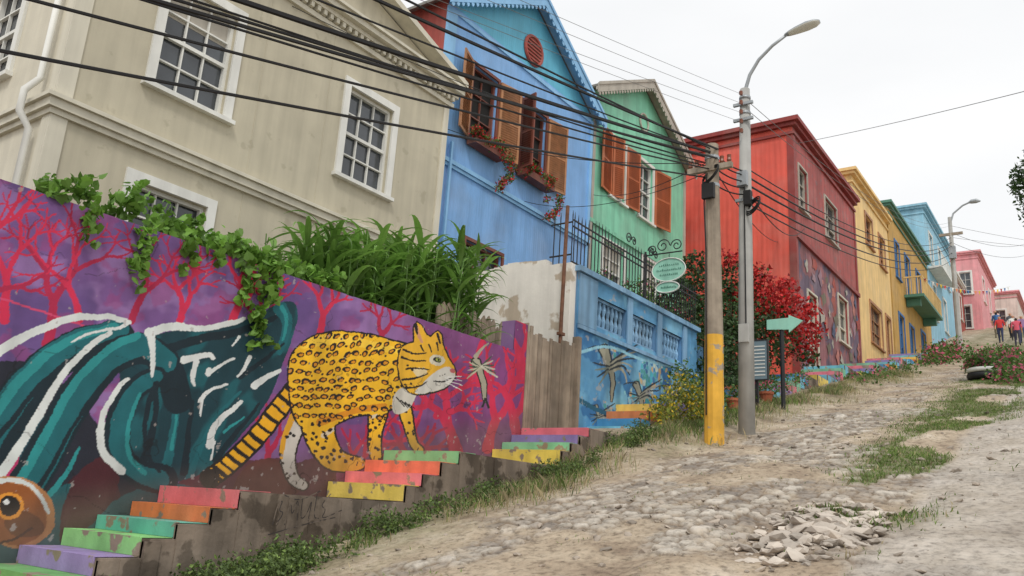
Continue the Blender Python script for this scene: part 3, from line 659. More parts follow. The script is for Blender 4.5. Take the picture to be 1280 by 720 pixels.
for a in (11.88,13.67,14.97,16.22):
    mb.box(a,a+(.62 if a in(11.88,) else .2),7.17,7.196,3.2,4.1,bw2)
for h in holes:
    n=7
    mb.box(h[0],h[1],7.25,7.36,h[2]+.0,h[2]+.05,bw2); mb.box(h[0],h[1],7.25,7.36,h[3]-.05,h[3]-.001,bw2)
    for i in range(n):
        s=h[0]+(h[1]-h[0])*(i+.5)/n; mb.tube([(s,7.3,h[2]+.05),(s,7.3,h[2]+.18),(s,7.3,(h[2]+h[3])/2),(s,7.3,h[3]-.18),(s,7.3,h[3]-.05)],[.03,.05,.025,.05,.03],bw2,8)
mb.build('wall_body',tw)
mb=MB(); mb.box(16.99,17.6,7.3,7.5,0,3.9,bw); mb.build('gate_pier',tw)
pw=E('whitewashed_side_wall')
mb=MB(); n=40; ys=np.linspace(7.24,11.4,n+1)
for i in range(n):
    zt=4.34+.14*(float(fbm(ys[i]*2,3.3))-.5)-(.10 if ys[i]<7.7 else 0); mb.box(11.66,11.85,ys[i],ys[i+1]-.0005,1.0,zt,peel)
mb.build('wall_body',pw)
fe=E('iron_fence'); mb=MB(); x=11.95
while x<17.4:
    mb.tube([(x,7.38,4.2),(x,7.38,5.22+.06*math.sin(x*4)),(x,7.38,5.32+.06*math.sin(x*4))],[.011,.011,.002],iron,5); x+=.125
for z in (4.32,4.98,5.1): mb.box(11.9,17.45,7.37,7.392,z,z+.025,iron)
y=7.3
while y<7.75: mb.tube([(11.75,y,4.2),(11.75,y,5.15),(11.75,y,5.23)],[.011,.011,.002],iron,5); y+=.125
for z in (4.40,5.0): mb.box(11.74,11.76,7.3,7.75,z,z+.025,iron)
def spiral(mb,c,r,turn,mat,ax='y',s=1):
    pts=[]
    for i in range(26):
        t=i/25; a=turn*t*6.283; rr=r*(1-.8*t); pts.append((c[0]+(rr*math.cos(a)*s if ax=='y' else 0),c[1]+(rr*math.cos(a)*s if ax=='x' else 0),c[2]+rr*math.sin(a)))
    mb.tube(pts,.012,mat,5)
for x in (14.0,15.0): spiral(mb,(x,7.37,5.42),.12,1.5,iron); spiral(mb,(x+.22,7.37,5.42),.1,1.5,iron,s=-1)
mb.build('bars',fe)
po=E('rusty_corner_post'); mb=MB(); mb.tube([(11.45,7.25,1.2),(11.44,7.25,3.2),(11.46,7.24,5.2)],.034,rust,7); mb.box(11.38,11.52,7.21,7.29,2.9,2.95,rust); mb.build('post',po)
gt=E('plank_gate'); mb=MB(); x=10.14
while x<11.62:
    w=U(.07,.14); mb.box(x,x+w-.01,7.03+U(0,.02),7.06,1.1+U(0,.05),2.72+U(-.10,.07)+.05*(x>11),oldwood); x+=w
for z in (1.5,2.4): mb.box(10.14,11.6,7.065,7.10,z,z+.1,oldwood)
mb.box(10.118,10.135,6.99,7.1,1.1,2.8,oldwood); mb.box(11.62,11.72,7.0,7.12,1.1,2.9,oldwood); mb.build('planks',gt)
pf=E('plank_fence'); mb=MB(); x=8.7
while x<10.9:
    w=U(.08,.13); t=2.85+U(-.08,.08); mb.prism([(x,7.6,1.8),(x+w-.012,7.6,1.8),(x+w-.012,7.6,t-.05),(x+w/2,7.6,t+.02),(x,7.6,t-.05)],(0,.025,0),oldwood); x+=w
mb.box(8.7,10.9,7.63,7.67,2.45,2.53,oldwood); mb.build('planks',pf)
# ================================================================= HOUSES
h=E('beige_house'); X0,X1,YF,ZT=4.53,12.35,11.0,8.75
H=[(5.80,7.0,5.80,7.58),(9.55,10.72,5.80,7.58),(5.80,7.0,2.55,4.25),(9.55,10.72,2.55,4.25)]
HS=[(12.75,13.9,5.80,7.58),(12.75,13.9,2.55,4.25),(16,17.1,5.8,7.58)]
mb=MB(); facade(mb,'x',YF,X0,X1,1,ZT,H,beige); body(mb,X0,X1,YF,20,1,ZT,beige,beige_side,HS); mb.build('walls',h)
for i,q in enumerate(H): window(h,'window_%d'%i,'x',YF,q,3,4,white,trim=.15,blind=(.3 if i==0 else 0))
for i,q in enumerate(HS): window(h,'side_window_%d'%i,'y',X0,q,3,4,white,trim=.15)
mb=MB()
for (d,z0,z1) in ((.06,4.72,4.80),(.11,4.80,4.92),(.16,4.92,4.98)):
    mb.box(X0-d,X1+.0,YF-d,YF+.01,z0,z1-.002,creamtrim); mb.box(X0-d,X0+.01,YF+.012,19.9,z0,z1-.002,creamtrim)
for (d,z0,z1) in ((.06,8.45,8.55),(.14,8.66,8.75),(.26,8.75,8.86),(.32,8.86,8.92)):
    mb.box(X0-d,X1+.1+d*.5,YF-d,YF+.01,z0,z1-.002,creamtrim); mb.box(X0-d,X0+.01,YF+.012,19.9,z0,z1-.002,creamtrim)
for i in range(52):
    x=X0-.1+i*.155; mb.box(x,x+.07,YF-.13,YF-.002,8.56,8.655,creamtrim)
mb.box(X0-.03,X0+.2,YF-.03,YF+.011,1,8.44,creamtrim); mb.box(X0-.031,X0+.012,YF+.013,YF+.2,1,8.44,creamtrim)
mb.box(X1-.14,X1+.02,YF-.03,YF+.011,1,8.44,creamtrim)
for x in (7.6,9.05): mb.box(x,x+.02,YF-.006,YF+.004,1.2,8.4,beige)
mb.build('mouldings',h)
mb=MB(); ax=8.44
mb.face([(X0-.3,YF+.02,8.92),(X1+.2,YF+.02,8.92),(ax,YF+.02,10.15)],beige)
for xe in (X0-.35,X1+.25):
    mb.prism([(xe,YF-.32,8.93),(ax,YF-.32,10.2),(ax,YF-.32,10.34),(xe,YF-.32,9.05)],(0,.36,0),creamtrim)
    mb.prism([(xe,YF+.05,8.99),(ax,YF+.05,10.27),(ax,20,10.27),(xe,20,8.99)],(0,0,.06),roofm)
mb.build('roof',h)
mb=MB(); mb.tube([(X0-.10,YF+.35,8.5),(X0-.10,YF+.35,5.3),(X0-.26,YF+.35,5.05),(X0-.26,YF+.35,4.75),(X0-.10,YF+.35,4.55),(X0-.10,YF+.35,1.5)],.05,white,8); mb.build('downpipe',h,True)
# --- blue
h=E('blue_house'); X0,X1,YF,ZT=12.62,19.34,11.5,11.40
H=[(13.70,14.68,8.40,10.32),(15.75,16.90,8.40,10.32),(13.9,15.3,4.35,5.95),(16.6,17.8,4.35,5.95)]
mb=MB(); facade(mb,'x',YF,X0,X1,3,ZT,H,bluew,depth=.2)
mb.face([(X0,YF,3),(X0,YF,ZT),(X0,21,ZT),(X0,21,3)],rustred); mb.face([(X1,YF,3),(X1,21,3),(X1,21,ZT),(X1,YF,ZT)],bluew); mb.build('walls',h)
gable(h,X0,X1,YF,21,ZT,16.1,13.35,roofm,blue_lt,teal_g,ov=.30)
for i,q in enumerate(H[:2]): window(h,'window_%d'%i,'x',YF,q,2,3,woodred,trim=.08,sash=False,gm=dark)
for i,q in enumerate(H[2:]): window(h,'lower_window_%d'%i,'x',YF,q,3,2,woodred,trim=.08,sash=False)
mb=MB(); zs=(8.36,10.34)
shutter(mb,'x',YF,13.62,.62,*zs,.35,-1,woodbr); shutter(mb,'x',YF,14.76,.70,*zs,.22,1,woodbr)
shutter(mb,'x',YF,15.70,.5,*zs,1.35,-1,woodred); shutter(mb,'x',YF,16.98,.76,*zs,.18,1,woodbr); mb.build('shutters',h)
mb=MB()
for (d,z0,z1) in ((.05,7.42,7.5),(.09,7.5,7.6)): mb.box(X0,X1,YF-d,YF+.01,z0,z1-.002,blue_lt)
mb.box(X0-.03,X0+.30,YF-.05,YF+.011,3,11.3,blue_lt); mb.box(X1-.12,X1+.01,YF-.05,YF+.011,3,11.3,blue_lt); mb.box(X0+.31,X1-.13,YF-.04,YF+.01,11.22,11.32,blue_lt)
mb.tube([(16.1+.40*math.cos(t),YF-.03,11.95+.40*math.sin(t)) for t in np.linspace(0,6.283,25)],.05,rustred,6)
mb.prism([(16.1+.37*math.cos(t),YF-.01,11.95+.37*math.sin(t)) for t in np.linspace(0,6.283,20)[:-1]],(0,-.02,0),woodred)
for k in range(6):
    z=11.95-.26+k*.104; w=math.sqrt(max(.01,.35**2-(z-11.95)**2)); mb.box(16.1-w,16.1+w,YF-.055,YF-.032,z-.02,z+.02,rustred)
for q in H[:2]: mb.box(q[0]-.1,q[1]+.1,YF-.34,YF-.06,q[2]-.22,q[2]-.04,woodred)
mb.box(X0+.4,X0+.46,YF-.12,YF-.06,3.5,8,blue_lt)
mb.build('trim',h)
mb=MB(); mb.box(X0-.02,X0+.03,YF+.02,21,11.40,11.5,rustred); mb.build('parapet',h)
cs=[]; 
for q in H[:2]:
    for i in range(14): cs.append((U(q[0]-.1,q[1]+.3),YF-.30,q[2]-.05+U(-.08,.15),U(.08,.16)))
    for i in range(8): cs.append((q[1]-.1+U(-.3,.5),YF-.38,q[2]-.2-.12*i,.11))
pts=clumps(cs,5600); mi=(rng.random(len(pts))<.45).astype(int)
o_=leaves('window_flowers',pts,.07,None,None,mats=[leafm,rflow],mi=mi); o_.parent=h
# --- green
h=E('green_house'); X0,X1,YF,ZT=19.36,26.0,11.5,12.35
H=[(20.55,21.45,9.42,11.36),(22.45,23.4,9.42,11.36),(20.2,21.5,6.3,7.9),(22.8,24.0,6.2,8.1)]
mb=MB(); facade(mb,'x',YF,X0,X1,3,ZT,H,greenw); mb.face([(X0,YF,3),(X0,YF,ZT),(X0,21,ZT),(X0,21,3)],greenw); mb.face([(X1,YF,3),(X1,21,3),(X1,21,ZT),(X1,YF,ZT)],greenw); mb.build('walls',h)
gable(h,X0,X1,YF,21,ZT,22.65,14.05,roofm,greyt,greenw,ov=.32)
for i,q in enumerate(H): window(h,'window_%d'%i,'x',YF,q,2,4,white,trim=.10,blind=(.45 if i>1 else 0))
mb=MB(); zs=(9.4,11.4); shutter(mb,'x',YF,20.50,.72,*zs,.12,-1,woodor); shutter(mb,'x',YF,21.5,.72,*zs,.12,1,woodor); shutter(mb,'x',YF,20.57,.45,*zs,2.75,-1,woodor); shutter(mb,'x',YF,23.5,.86,*zs,.2,1,woodor); mb.build('shutters',h)
mb=MB(); mb.box(X0+.0,X1,YF-.06,YF+.01,8.2,8.32,greenw); mb.box(X0+.02,X0+.16,YF-.05,YF+.011,3,12.2,greyt); mb.box(X1-.14,X1+.01,YF-.05,YF+.011,3,12.2,greyt); mb.tube([(22.65+.3*math.cos(t),YF-.03,12.75+.3*math.sin(t)) for t in np.linspace(0,6.283,20)],.035,greyt,6)
mb.build('trim',h)
# --- red
h=E('red_house'); X0,X1,YF,ZT=27.3,36.0,8.0,14.0
H=[(27.85,28.85,11.0,12.6),(31.2,32.9,11.0,12.6),(28.5,29.6,5.3,8.1),(32.6,34.0,7.2,9.0)]
murlow=M('red_house_mural',lin((150,100,104)),.8,.3,vs=1.5,streak=.35,c2=lin((112,96,114)),thr=.5,ps=1.2)
mb=MB(); facade(mb,'x',YF,X0,X1,3,ZT,H,redf,zsplit=9.7,mat_low=murlow); body(mb,X0,X1,YF,20,3,ZT,redf,redw); mb.face([(X0,YF,ZT-.05),(X1,YF,ZT-.05),(X1,20,ZT-.05),(X0,20,ZT-.05)],roofr); mb.build('walls',h)
for i,q in enumerate(H): window(h,'window_%d'%i,'x',YF,q,2,3,greyt if i<2 else creamtrim,trim=.07)
mb=MB()
for (d,z0,z1) in ((.08,13.55,13.65),(.16,13.85,13.98),(.28,13.98,14.14)):
    mb.box(X0-d,X1,YF-d,YF+.01,z0,z1-.002,redtrim); mb.box(X0-d,X0+.01,YF+.012,20,z0,z1-.002,redtrim)
mb.box(X0,X1,YF-.1,YF+.01,9.7,9.86,redtrim); mb.box(X0-.03,X0+.18,YF-.04,YF+.011,3,13.5,redtrim); mb.box(X0-.031,X0+.01,YF+.012,YF+.2,3,13.5,redtrim); mb.box(X1-.2,X1+.01,YF-.04,YF+.011,3,13.5,redtrim)
mb.build('trim',h)
mb=MB(); pc=[greyt,M('mural_slate',lin((96,104,130)),.8,.2,streak=.3),rustred,M('mural_mauve',lin((150,120,130)),.8,.2,streak=.3),M('mural_olive',lin((120,112,96)),.8,.2,streak=.3),M('mural_salmon',lin((186,120,110)),.8,.2,streak=.3)]
for k in range(70):
    cx_,cz_=U(27.9,35.6),U(6.2,9.4); 
    if any(q[0]-.35<cx_<q[1]+.35 and q[2]-.35<cz_<q[3]+.35 for q in H): continue
    r=U(.10,.32); c=random.choice(pc); ph=U(0,6)
    mb.face([(cx_+r*(1+.45*math.sin(3*t+ph))*math.cos(t),YF-.004-.0005*k,cz_+r*(1+.45*math.sin(2*t+ph))*math.sin(t)) for t in np.linspace(0,6.283,18)[:-1]],c)
mb.build('painted_patches',h)
def row(name,X0,X1,YF,z0,ZT,wall,trimm,H,fm,cols=2,rows=3,back=18,side=None,HS=()):
    h=E(name); mb=MB(); facade(mb,'x',YF,X0,X1,z0,ZT,H,wall); body(mb,X0,X1,YF,back,z0,ZT,wall,side or wall,HS); mb.face([(X0,YF,ZT-.05),(X1,YF,ZT-.05),(X1,back,ZT-.05),(X0,back,ZT-.05)],roofm); mb.build('walls',h)
    for i,q in enumerate(H): window(h,'window_%d'%i,'x',YF,q,cols,rows,fm,trim=.13,sash=False)
    for i,q in enumerate(HS): window(h,'side_window_%d'%i,'y',X0,q,cols,rows,fm,trim=.13,sash=False)
    mb=MB()
    for (d,a,b_) in ((.07,ZT-.5,ZT-.42),(.18,ZT-.15,ZT-.02),(.28,ZT-.02,ZT+.12)):
        mb.box(X0-d,X1+.02,YF-d,YF+.01,a,b_-.002,trimm); mb.box(X0-d,X0+.01,YF+.012,back,a,b_-.002,trimm)
    mb.build('cornice',h); return h
h=row('yellow_house',36.02,43.2,8.05,5,15.5,yelw,yelw,[(38.3,39.6,12.9,14.3),(41.0,42.2,12.6,14.1),(38.4,40.6,8.3,10.1),(41.6,42.6,7.9,10.2)],woodbr)
h=row('ochre_house',43.25,54.4,8.0,6,16.5,olive,gtrim,[(44.6,45.6,13,14.9),(47.2,48.4,12.6,14.9),(50.4,51.6,12.6,14.9),(44.6,45.8,8.6,11),(47.4,48.5,8.4,11),(50.8,52.0,9.2,11.4)],navy)
mb=MB()
mb.box(46.4,52.4,7.05,7.99,12.3,12.45,gtrim); mb.box(46.4,52.4,7.06,7.10,13.35,13.42,yelw)
x=46.4
while x<52.4: mb.box(x,x+.05,7.065,7.095,12.45,13.35,yelw); x+=.2
y=7.1
while y<7.95: mb.box(46.4,46.45,y,y+.04,12.45,13.35,yelw); y+=.18
mb.box(46.38,46.46,7.11,7.98,13.35,13.42,yelw); mb.box(46.8,47.1,7.3,7.98,11.9,12.29,gtrim); mb.box(51.6,51.9,7.3,7.98,11.9,12.29,gtrim)
mb.build('balcony',h)
h=row('pale_blue_house',54.5,65,8.0,8,20.3,paleb,paleb,[(56,57.2,17,19),(59.5,60.7,17,19),(62.4,63.6,17,19),(56,57.2,13.4,15.6),(60,61.3,13.4,15.6)],white,HS=[(9.0,10.0,17.2,19)])
mb=MB(); mb.box(54.9,60,7.2,7.99,16.3,16.42,white); mb.box(54.9,60,7.2,7.25,17.2,17.27,white)
x=54.9
while x<60: mb.box(x,x+.05,7.205,7.24,16.42,17.2,white); x+=.25
mb.build('balcony',h)
h=row('pink_house',73,84,7.0,12,22.6,pinkw,pinkw,[(75,76.2,19,21),(79,80.2,19,21)],white,HS=[(7.6,8.4,19.2,21),(9.3,10.2,19.2,21),(7.8,8.6,16.4,18.2)])
h=row('rose_house',65.5,72.5,8.2,11,19.5,rustred,white,[(67,68,16.5,18.4),(70,71,16.5,18.4)],white)
h=row('pale_pink_house',86,96,5.4,15,22.4,palew,pinkw,[(88,89,18.5,20.2)],white,HS=[(6.4,7.4,19.2,20.8)])
h=row('cream_house',98,112,2.2,15,23.0,creamw,roofr,[(100,101,20,21.5)],white,HS=[(3,4,20,21.6),(5.4,6.4,20,21.6)])
# ================================================================= POLES & WIRES
p=E('utility_pole'); mb=MB(); zb=float(g(12))
mb.tube([(12,4.8,zb-.3),(12,4.8,zb+1.62)],[.15,.142],poleyel,12); mb.tube([(12,4.8,zb+1.62),(12,4.815,4.2),(12,4.83,6.05)],[.1415,.125,.105],polewood,12); mb.build('shaft',p,False)
mb=MB(); mb.box(11.86,11.94,4.45,5.2,5.55,5.64,polewood); mb.tube([(12,4.83,5.78),(12,4.83,5.84)],.12,steel,12); mb.tube([(12,4.83,5.3),(12,4.83,5.35)],.125,steel,12)
for y in (4.5,4.62,5.05,5.16): mb.tube([(11.9,y,5.64),(11.9,y,5.68),(11.9,y,5.72),(11.9,y,5.77)],[.02,.04,.03,.035],porcelain,8)
for k in range(3): mb.tube([(11.86+.1*math.cos(t),4.8+.17*math.cos(t+.5),5.45+.13*math.sin(t)+.02*k) for t in np.linspace(0,6.28,16)],.012,wirem,5)
mb.box(11.78,11.86,4.72,4.92,5.05,5.3,wirem); mb.tube([(11.86,4.86,5.5),(11.84,4.9,5.0),(11.87,4.88,4.2),(11.86,4.87,1.6)],.012,wirem,5)
mb.build('fittings',p)
p=E('street_lamp'); mb=MB(); zb=float(g(13))
mb.tube([(13,4.66,zb-.3),(13,4.64,4.5),(13,4.62,7.5)],[.135,.115,.085],polegrey,12); mb.build('column',p,True)
mb=MB(); mb.tube([(13,4.62,6.9),(12.99,4.6,7.5),(12.98,4.52,7.75),(12.97,4.35,8.0),(12.96,4.1,8.2),(12.95,3.85,8.33)],[.035,.035,.032,.03,.028,.026],steel,8)
for z in (7.0,7.3): mb.tube([(13,4.62,z),(13,4.62,z+.05)],.10,steel,12)
mb.build('arm',p,True)
mb=MB()
rings=[(3.88,.03,.03,0),(3.80,.07,.05,.0),(3.68,.10,.065,.005),(3.5,.125,.075,.01),(3.36,.11,.06,.01),(3.28,.05,.03,.01)]
base=len(mb.v); K=14
for (y,w,hh,dz) in rings:
    for k in range(K):
        t=6.2832*k/K; mb.v.append((12.95+w*math.cos(t),y,8.33+(3.88-y)*.12+dz+hh*math.sin(t)*(1 if math.sin(t)>0 else .55)))
for i in range(len(rings)-1):
    for k in range(K):
        mb.f.append((base+i*K+k,base+i*K+(k+1)%K,base+(i+1)*K+(k+1)%K,base+(i+1)*K+k)); mb.m.append(mb.mi(steel if k<K/2 or i<1 else lampglass))
mb.f.append(tuple(base+(len(rings)-1)*K+k for k in range(K))); mb.m.append(0); mb.build('luminaire',p,True)
mb=MB(); 
for z,l in ((6.85,.35),(7.15,.35),(5.35,.3)): mb.box(12.88,12.93,4.62-l/2,4.62+l/2,z,z+.05,steel)
for z in (6.6,6.78,6.96,7.14,7.32): mb.tube([(12.86,4.62,z),(12.80,4.62,z),(12.80,4.62,z+.05)],[.012,.035,.03],porcelain,8)
mb.box(12.82,12.92,4.55,4.72,5.62,5.88,steel); mb.box(12.8,12.92,4.48,4.6,5.25,5.5,wirem); mb.tube([(12.87,4.6,5.6),(12.85,4.6,5.15),(12.86,4.6,3)],.012,wirem,5)
for k in range(3): mb.tube([(12.86+.08*math.cos(t),4.45+.14*math.cos(t+.5),5.25+.12*math.sin(t)-.03*k) for t in np.linspace(0,6.28,16)],.012,wirem,5)
mb.box(12.84,12.9,4.56,4.72,2.9,3.2,polegrey)
mb.build('fittings',p)
wr=E('overhead_cables'); mb=MB()
def wire(x0,y0,z0,xp,yp,zp,r,xe=-14,k=.0015,mat=wirem):
    m=(zp-z0-k*(xp-x0)*(xp-xe))/(xp-x0); my=(yp-y0)/(xp-x0); pts=[]
    for i in range(33):
        x=x0+(xe-x0)*i/32; pts.append((x,y0+my*(x-x0),z0+m*(x-x0)+k*(x-x0)*(x-xe)))
    mb.tube(pts,r,mat,5)
for (z0,xp,zp,r,dy) in [(5.92,3.04,3.45,.024,0),(5.86,3.3,3.42,.013,.1),(5.80,2.29,3.0,.016,-.1),(5.62,1.68,2.66,.012,0),(5.5,1.66,2.34,.013,.1),(5.96,4.07,4.1,.018,-.1),(5.78,3.6,3.55,.010,.15),(5.9,3.9,3.9,.010,0),(5.7,3.15,3.3,.011,.1),(5.98,4.6,4.42,.012,0)]:
    wire(12,4.83+dy,z0,xp,4.8+dy,zp,r)
for (z0,xp,zp) in [(7.32,5.2,4.95),(7.14,5.4,4.85),(6.96,5.1,4.55),(6.78,5.6,4.62)]: wire(12.8,4.62,z0,xp,4.6,zp,.003,mat=wiregrey)
def span(a,b_,sag,r,mat=wirem,n=20):
    a=Vector(a);b_=Vector(b_); mb.tube([a.lerp(b_,i/n)-Vector((0,0,sag*4*(i/n)*(1-i/n))) for i in range(n+1)],r,mat,5)
for k,z in enumerate((5.95,5.85,5.7,5.55,5.4)): span((12,4.83,z),(12.9,4.62,z-.05+.03*k),.06,.013)
for z,zz,r in ((7.32,17.4,.006),(7.14,17.2,.006),(6.0,16.5,.012),(5.85,16.2,.018),(5.7,16.0,.02),(5.5,15.6,.018),(5.35,15.2,.014)): span((13,4.62,z),(50,6.0,zz),.9,r,wiregrey if r<.01 else wirem)
span((27.4,7.9,13.2),(14,-4.6,7.3),.15,.009,wiregrey)
span((12,4.83,5.8),(19.4,11.4,9.0),.25,.008); span((12,4.83,5.75),(12.7,11.4,8.2),.3,.008); span((12,4.83,5.7),(27.3,8.6,9.6),.3,.010); span((13,4.6,5.6),(28,7.9,10.2),.5,.012); span((12,4.83,5.6),(16,11.4,7.6),.35,.007)
span((12,4.8,5.7),(8,11,8.4),.25,.007); span((50,6,16.8),(80,4,25),.5,.012); span((50,6,16.2),(80,4,24),.5,.012); span((50,6,17.2),(70,-6,20),.5,.01,wiregrey); span((50,6,16.5),(60,-8,17),.5,.01,wiregrey)
mb.build('cables',wr)
p=E('street_lamp'); mb=MB(); mb.tube([(50,6,float(g(50))-.3),(50,6,17.7)],[.16,.1],polegrey,8); mb.tube([(50,6,17.3),(50,5.8,17.9),(50,5.3,18.3),(50,4.9,18.45)],.05,steel,6)
mb.tube([(50,5.0,18.42),(50,4.85,18.46),(50,4.6,18.46),(50,4.4,18.42)],[.05,.13,.14,.04],steel,8); mb.box(49.9,50,5.4,6.6,16.6,16.75,polewood); mb.box(49.7,49.95,5.8,6.15,15.2,15.9,steel); mb.build('column',p)
# ================================================================= SIGNS
tealm=M('teal_sign_paint',lin((150,206,186)),.5,.1,streak=.15); tealtxt=M('sign_lettering',lin((50,110,94)),.6,.1); boardm=M('information_board',lin((110,130,140)),.5,.1)
s=E('hanging_oval_sign'); mb=MB()
def oval(mb,x,y,z,a,b_,m,t=.03): mb.prism([(x,y+a*math.cos(q),z+b_*math.sin(q)) for q in np.linspace(0,6.283,25)[:-1]],(t,0,0),m)
for (y,z,a,b_) in ((6.78,4.86,.36,.24),(6.80,4.50,.25,.11)):
    oval(mb,14.6,y,z,a,b_,tealm); mb.tube([(14.59,y+a*math.cos(q),z+b_*math.sin(q)) for q in np.linspace(0,6.283,29)],.012,white,5)
for (z,w,n) in ((4.95,.22,5),(4.85,.27,7),(4.75,.2,5),(4.49,.17,5)):
    for k in range(n*2): 
        yy=6.78+w-2*w*(k+.5)/(n*2); mb.tube([(14.592,yy+.01,z),(14.592,yy,z+.03*R()+.012),(14.592,yy-.01,z-.008)],.005,tealtxt,4)
mb.tube([(14.61,7.35,5.22),(14.61,6.5,5.22)],.014,iron,6); mb.tube([(14.61,6.78,5.2),(14.61,6.78,5.1)],.008,iron,5); mb.tube([(14.61,6.79,4.62),(14.61,6.79,4.6)],.008,iron,5)
for (y,z,r,s_) in ((6.62,5.36,.13,1),(6.92,5.38,.15,-1),(7.15,5.32,.1,1)):
    spiral(mb,(14.61,y,z),r,1.5,iron,'x',s_)
mb.tube([(14.61,7.3,4.3),(14.61,7.3,5.3)],.02,iron,6); mb.build('sign',s)
s=E('arrow_sign'); mb=MB(); zb=float(g(16.3)); mb.tube([(16.3,5.1,zb-.2),(16.3,5.1,zb+1.95)],.045,iron,8)
u0=4.66; z0=zb+1.72
mb.prism([(16.24,u0+.72,z0),(16.24,u0+.28,z0-.03),(16.24,u0+.28,z0-.09),(16.24,u0,z0+.13),(16.24,u0+.28,z0+.27),(16.24,u0+.28,z0+.21),(16.24,u0+.72,z0+.2)],(.03,0,0),tealm); mb.build('sign',s)
s=E('information_board'); mb=MB(); zb=float(g(15.6))
mb.box(15.6,15.66,5.36,5.42,zb-.2,zb+1.55,iron); mb.box(15.56,15.6,5.16,5.62,zb+.75,zb+1.5,boardm)
for (a,b_,c,d) in ((5.14,5.16,.73,1.52),(5.62,5.64,.73,1.52)): mb.box(15.55,15.61,a,b_,zb+c,zb+d,iron)
mb.box(15.55,15.61,5.16,5.62,zb+.73,zb+.75,iron); mb.box(15.55,15.61,5.16,5.62,zb+1.5,zb+1.52,iron)
for k in range(9): mb.box(15.553,15.559,5.2,5.2+U(.2,.38),zb+.82+k*.07,zb+.84+k*.07,white)
mb.build('board',s)
# ================================================================= PLANTS
mb=MB()
for i in range(150):
    x=U(6.1,9.95); y=U(7.45,8.7); H_=U(.85,1.3)+.24*(x-6.1)
    lean=U(-.15,.15); mb.tube([(x,y,1.85),(x+lean,y+U(-.1,.05),1.85+H_)],[.018,.008],cornm,5)
    k=int(H_*7)+1
    for j in range(k):
        t=.15+.85*j/k; ribbon(mb,(x+lean*t,y,1.85+H_*t),U(0,6.28),U(.5,.85),U(.07,.125),U(.65,1.25),U(1.5,2.7),cornm)
mb.build('reed_clump')
cs=[]
for i in range(64): 
    x=3.0+2.7*R(); hgt=.22*math.exp(-((x-3.9)/.9)**2)+.08; cs.append((x,U(6.98,7.35),2.33+U(0,hgt),U(.06,.14)))
for (xc,z0,z1,n,w) in ((3.82,2.3,1.72,11,.10),(5.25,2.35,1.42,24,.14),(3.35,2.3,1.95,5,.05),(5.0,2.3,1.85,7,.07),(4.3,2.3,1.98,4,.05),(4.62,2.3,2.1,3,.05)):
    for i in range(n): cs.append((xc+U(-w,w),6.93,z0+(z1-z0)*i/n,U(.05,.10)*(1.1-.5*i/n)))
for i in range(26): cs.append((U(5.2,6.4),U(7.05,7.4),2.35+U(-.02,.12),U(.07,.13)))
leaves('ivy',clumps(cs,1500),.078,ivym,down=.6,heart=True)
cs=[(U(3,11.4),U(7.5,9.0),1.95+U(0,.25),U(.2,.35)) for i in range(40)]; leaves('garden_shrubs',clumps(cs,1500),.08,darkleaf)
bo=E('bougainvillea_tree'); cs=[(19.0,8.6,5.2,.85),(19.6,8.2,5.9,.7),(20.2,7.8,5.4,.95),(20.6,7.6,6.2,.6),(21.2,7.3,5.6,.9),(21.8,7.0,6.0,.65),(22.4,6.7,5.7,.6),(22.8,6.5,5.2,.5),(20.0,7.6,4.6,.9),(21.0,7.2,4.7,.8),(18.5,8.6,4.7,.7),(22.0,6.8,4.9,.6),(20.1,7.6,6.75,.3),(21.2,7.2,6.6,.32),(19.2,8.2,6.5,.32),(23.1,6.4,6.0,.25),(22.1,6.7,6.5,.25),(22.9,6.4,4.6,.3),(18.7,8.5,5.9,.35)]
pts=clumps(cs,1550); 
pr=fbm(pts[:,0]*1.3+3,pts[:,2]*1.6,3); pr2=fbm(pts[:,0]*4+3,pts[:,2]*4+pts[:,1]*3,3); fl=(pr*.6+pr2*.5+.20*(pts[:,0]-20.3)/2+.12*(pts[:,2]-5.4)>.54+.18*rng.random(len(pts))); 
leaves('foliage',pts,.11,None,bo,mats=[darkleaf,rflow],mi=fl.astype(int),aspect=.7)
mb=MB(); mb.tube([(20.6,7.9,3.9),(20.5,7.8,4.6),(20.3,7.8,5.3)],[.14,.11,.06],bark,8)
for q in ((19.2,8.4,5.4),(21.3,7.3,5.8),(22.3,6.8,5.5),(20.2,7.6,6.3)): mb.tube([(20.5,7.8,4.7),((20.5+q[0])/2,(7.8+q[1])/2,5.2),q],[.08,.05,.02],bark,6)
mb.build('trunk',bo)
def bush(name,cs,per,sz,m,flower=None,frac=.15,asp=.6):
    pts=clumps(cs,per); mi=(rng.random(len(pts))<frac).astype(int) if flower else None
    return leaves(name,pts,sz,m,mats=[m]+([flower] if flower else []),mi=mi,aspect=asp)
z_=float(g(13.4))
bush('yellow_flowering_bush',[(13.3,5.95,z_+.35,.42),(13.6,5.7,z_+.45,.36),(13.0,6.1,z_+.3,.3),(13.4,5.9,z_+.75,.3),(13.9,5.7,z_+.3,.3)],4200,.06,yleaf,yflow,.2)
bush('grey_green_shrub',[(14.6,6.2,z_+.9,.35),(14.9,6.0,z_+.6,.4),(14.4,6.4,z_+1.2,.25)],2600,.07,leafm)
bush('dark_shrub',[(17.6,6.9,3.0,.7),(18.2,6.8,3.6,.6),(17.5,7.2,3.9,.6),(18.8,6.6,3.3,.6),(16.8,6.3,2.7,.4),(17.9,7.2,4.6,.6)],1900,.09,darkleaf)
bush('terrace_plants',[(U(15,18),U(7.7,9),4.4+U(0,.5),U(.3,.5)) for i in range(9)],1500,.08,leafm,pflow,.08)
pp=[]
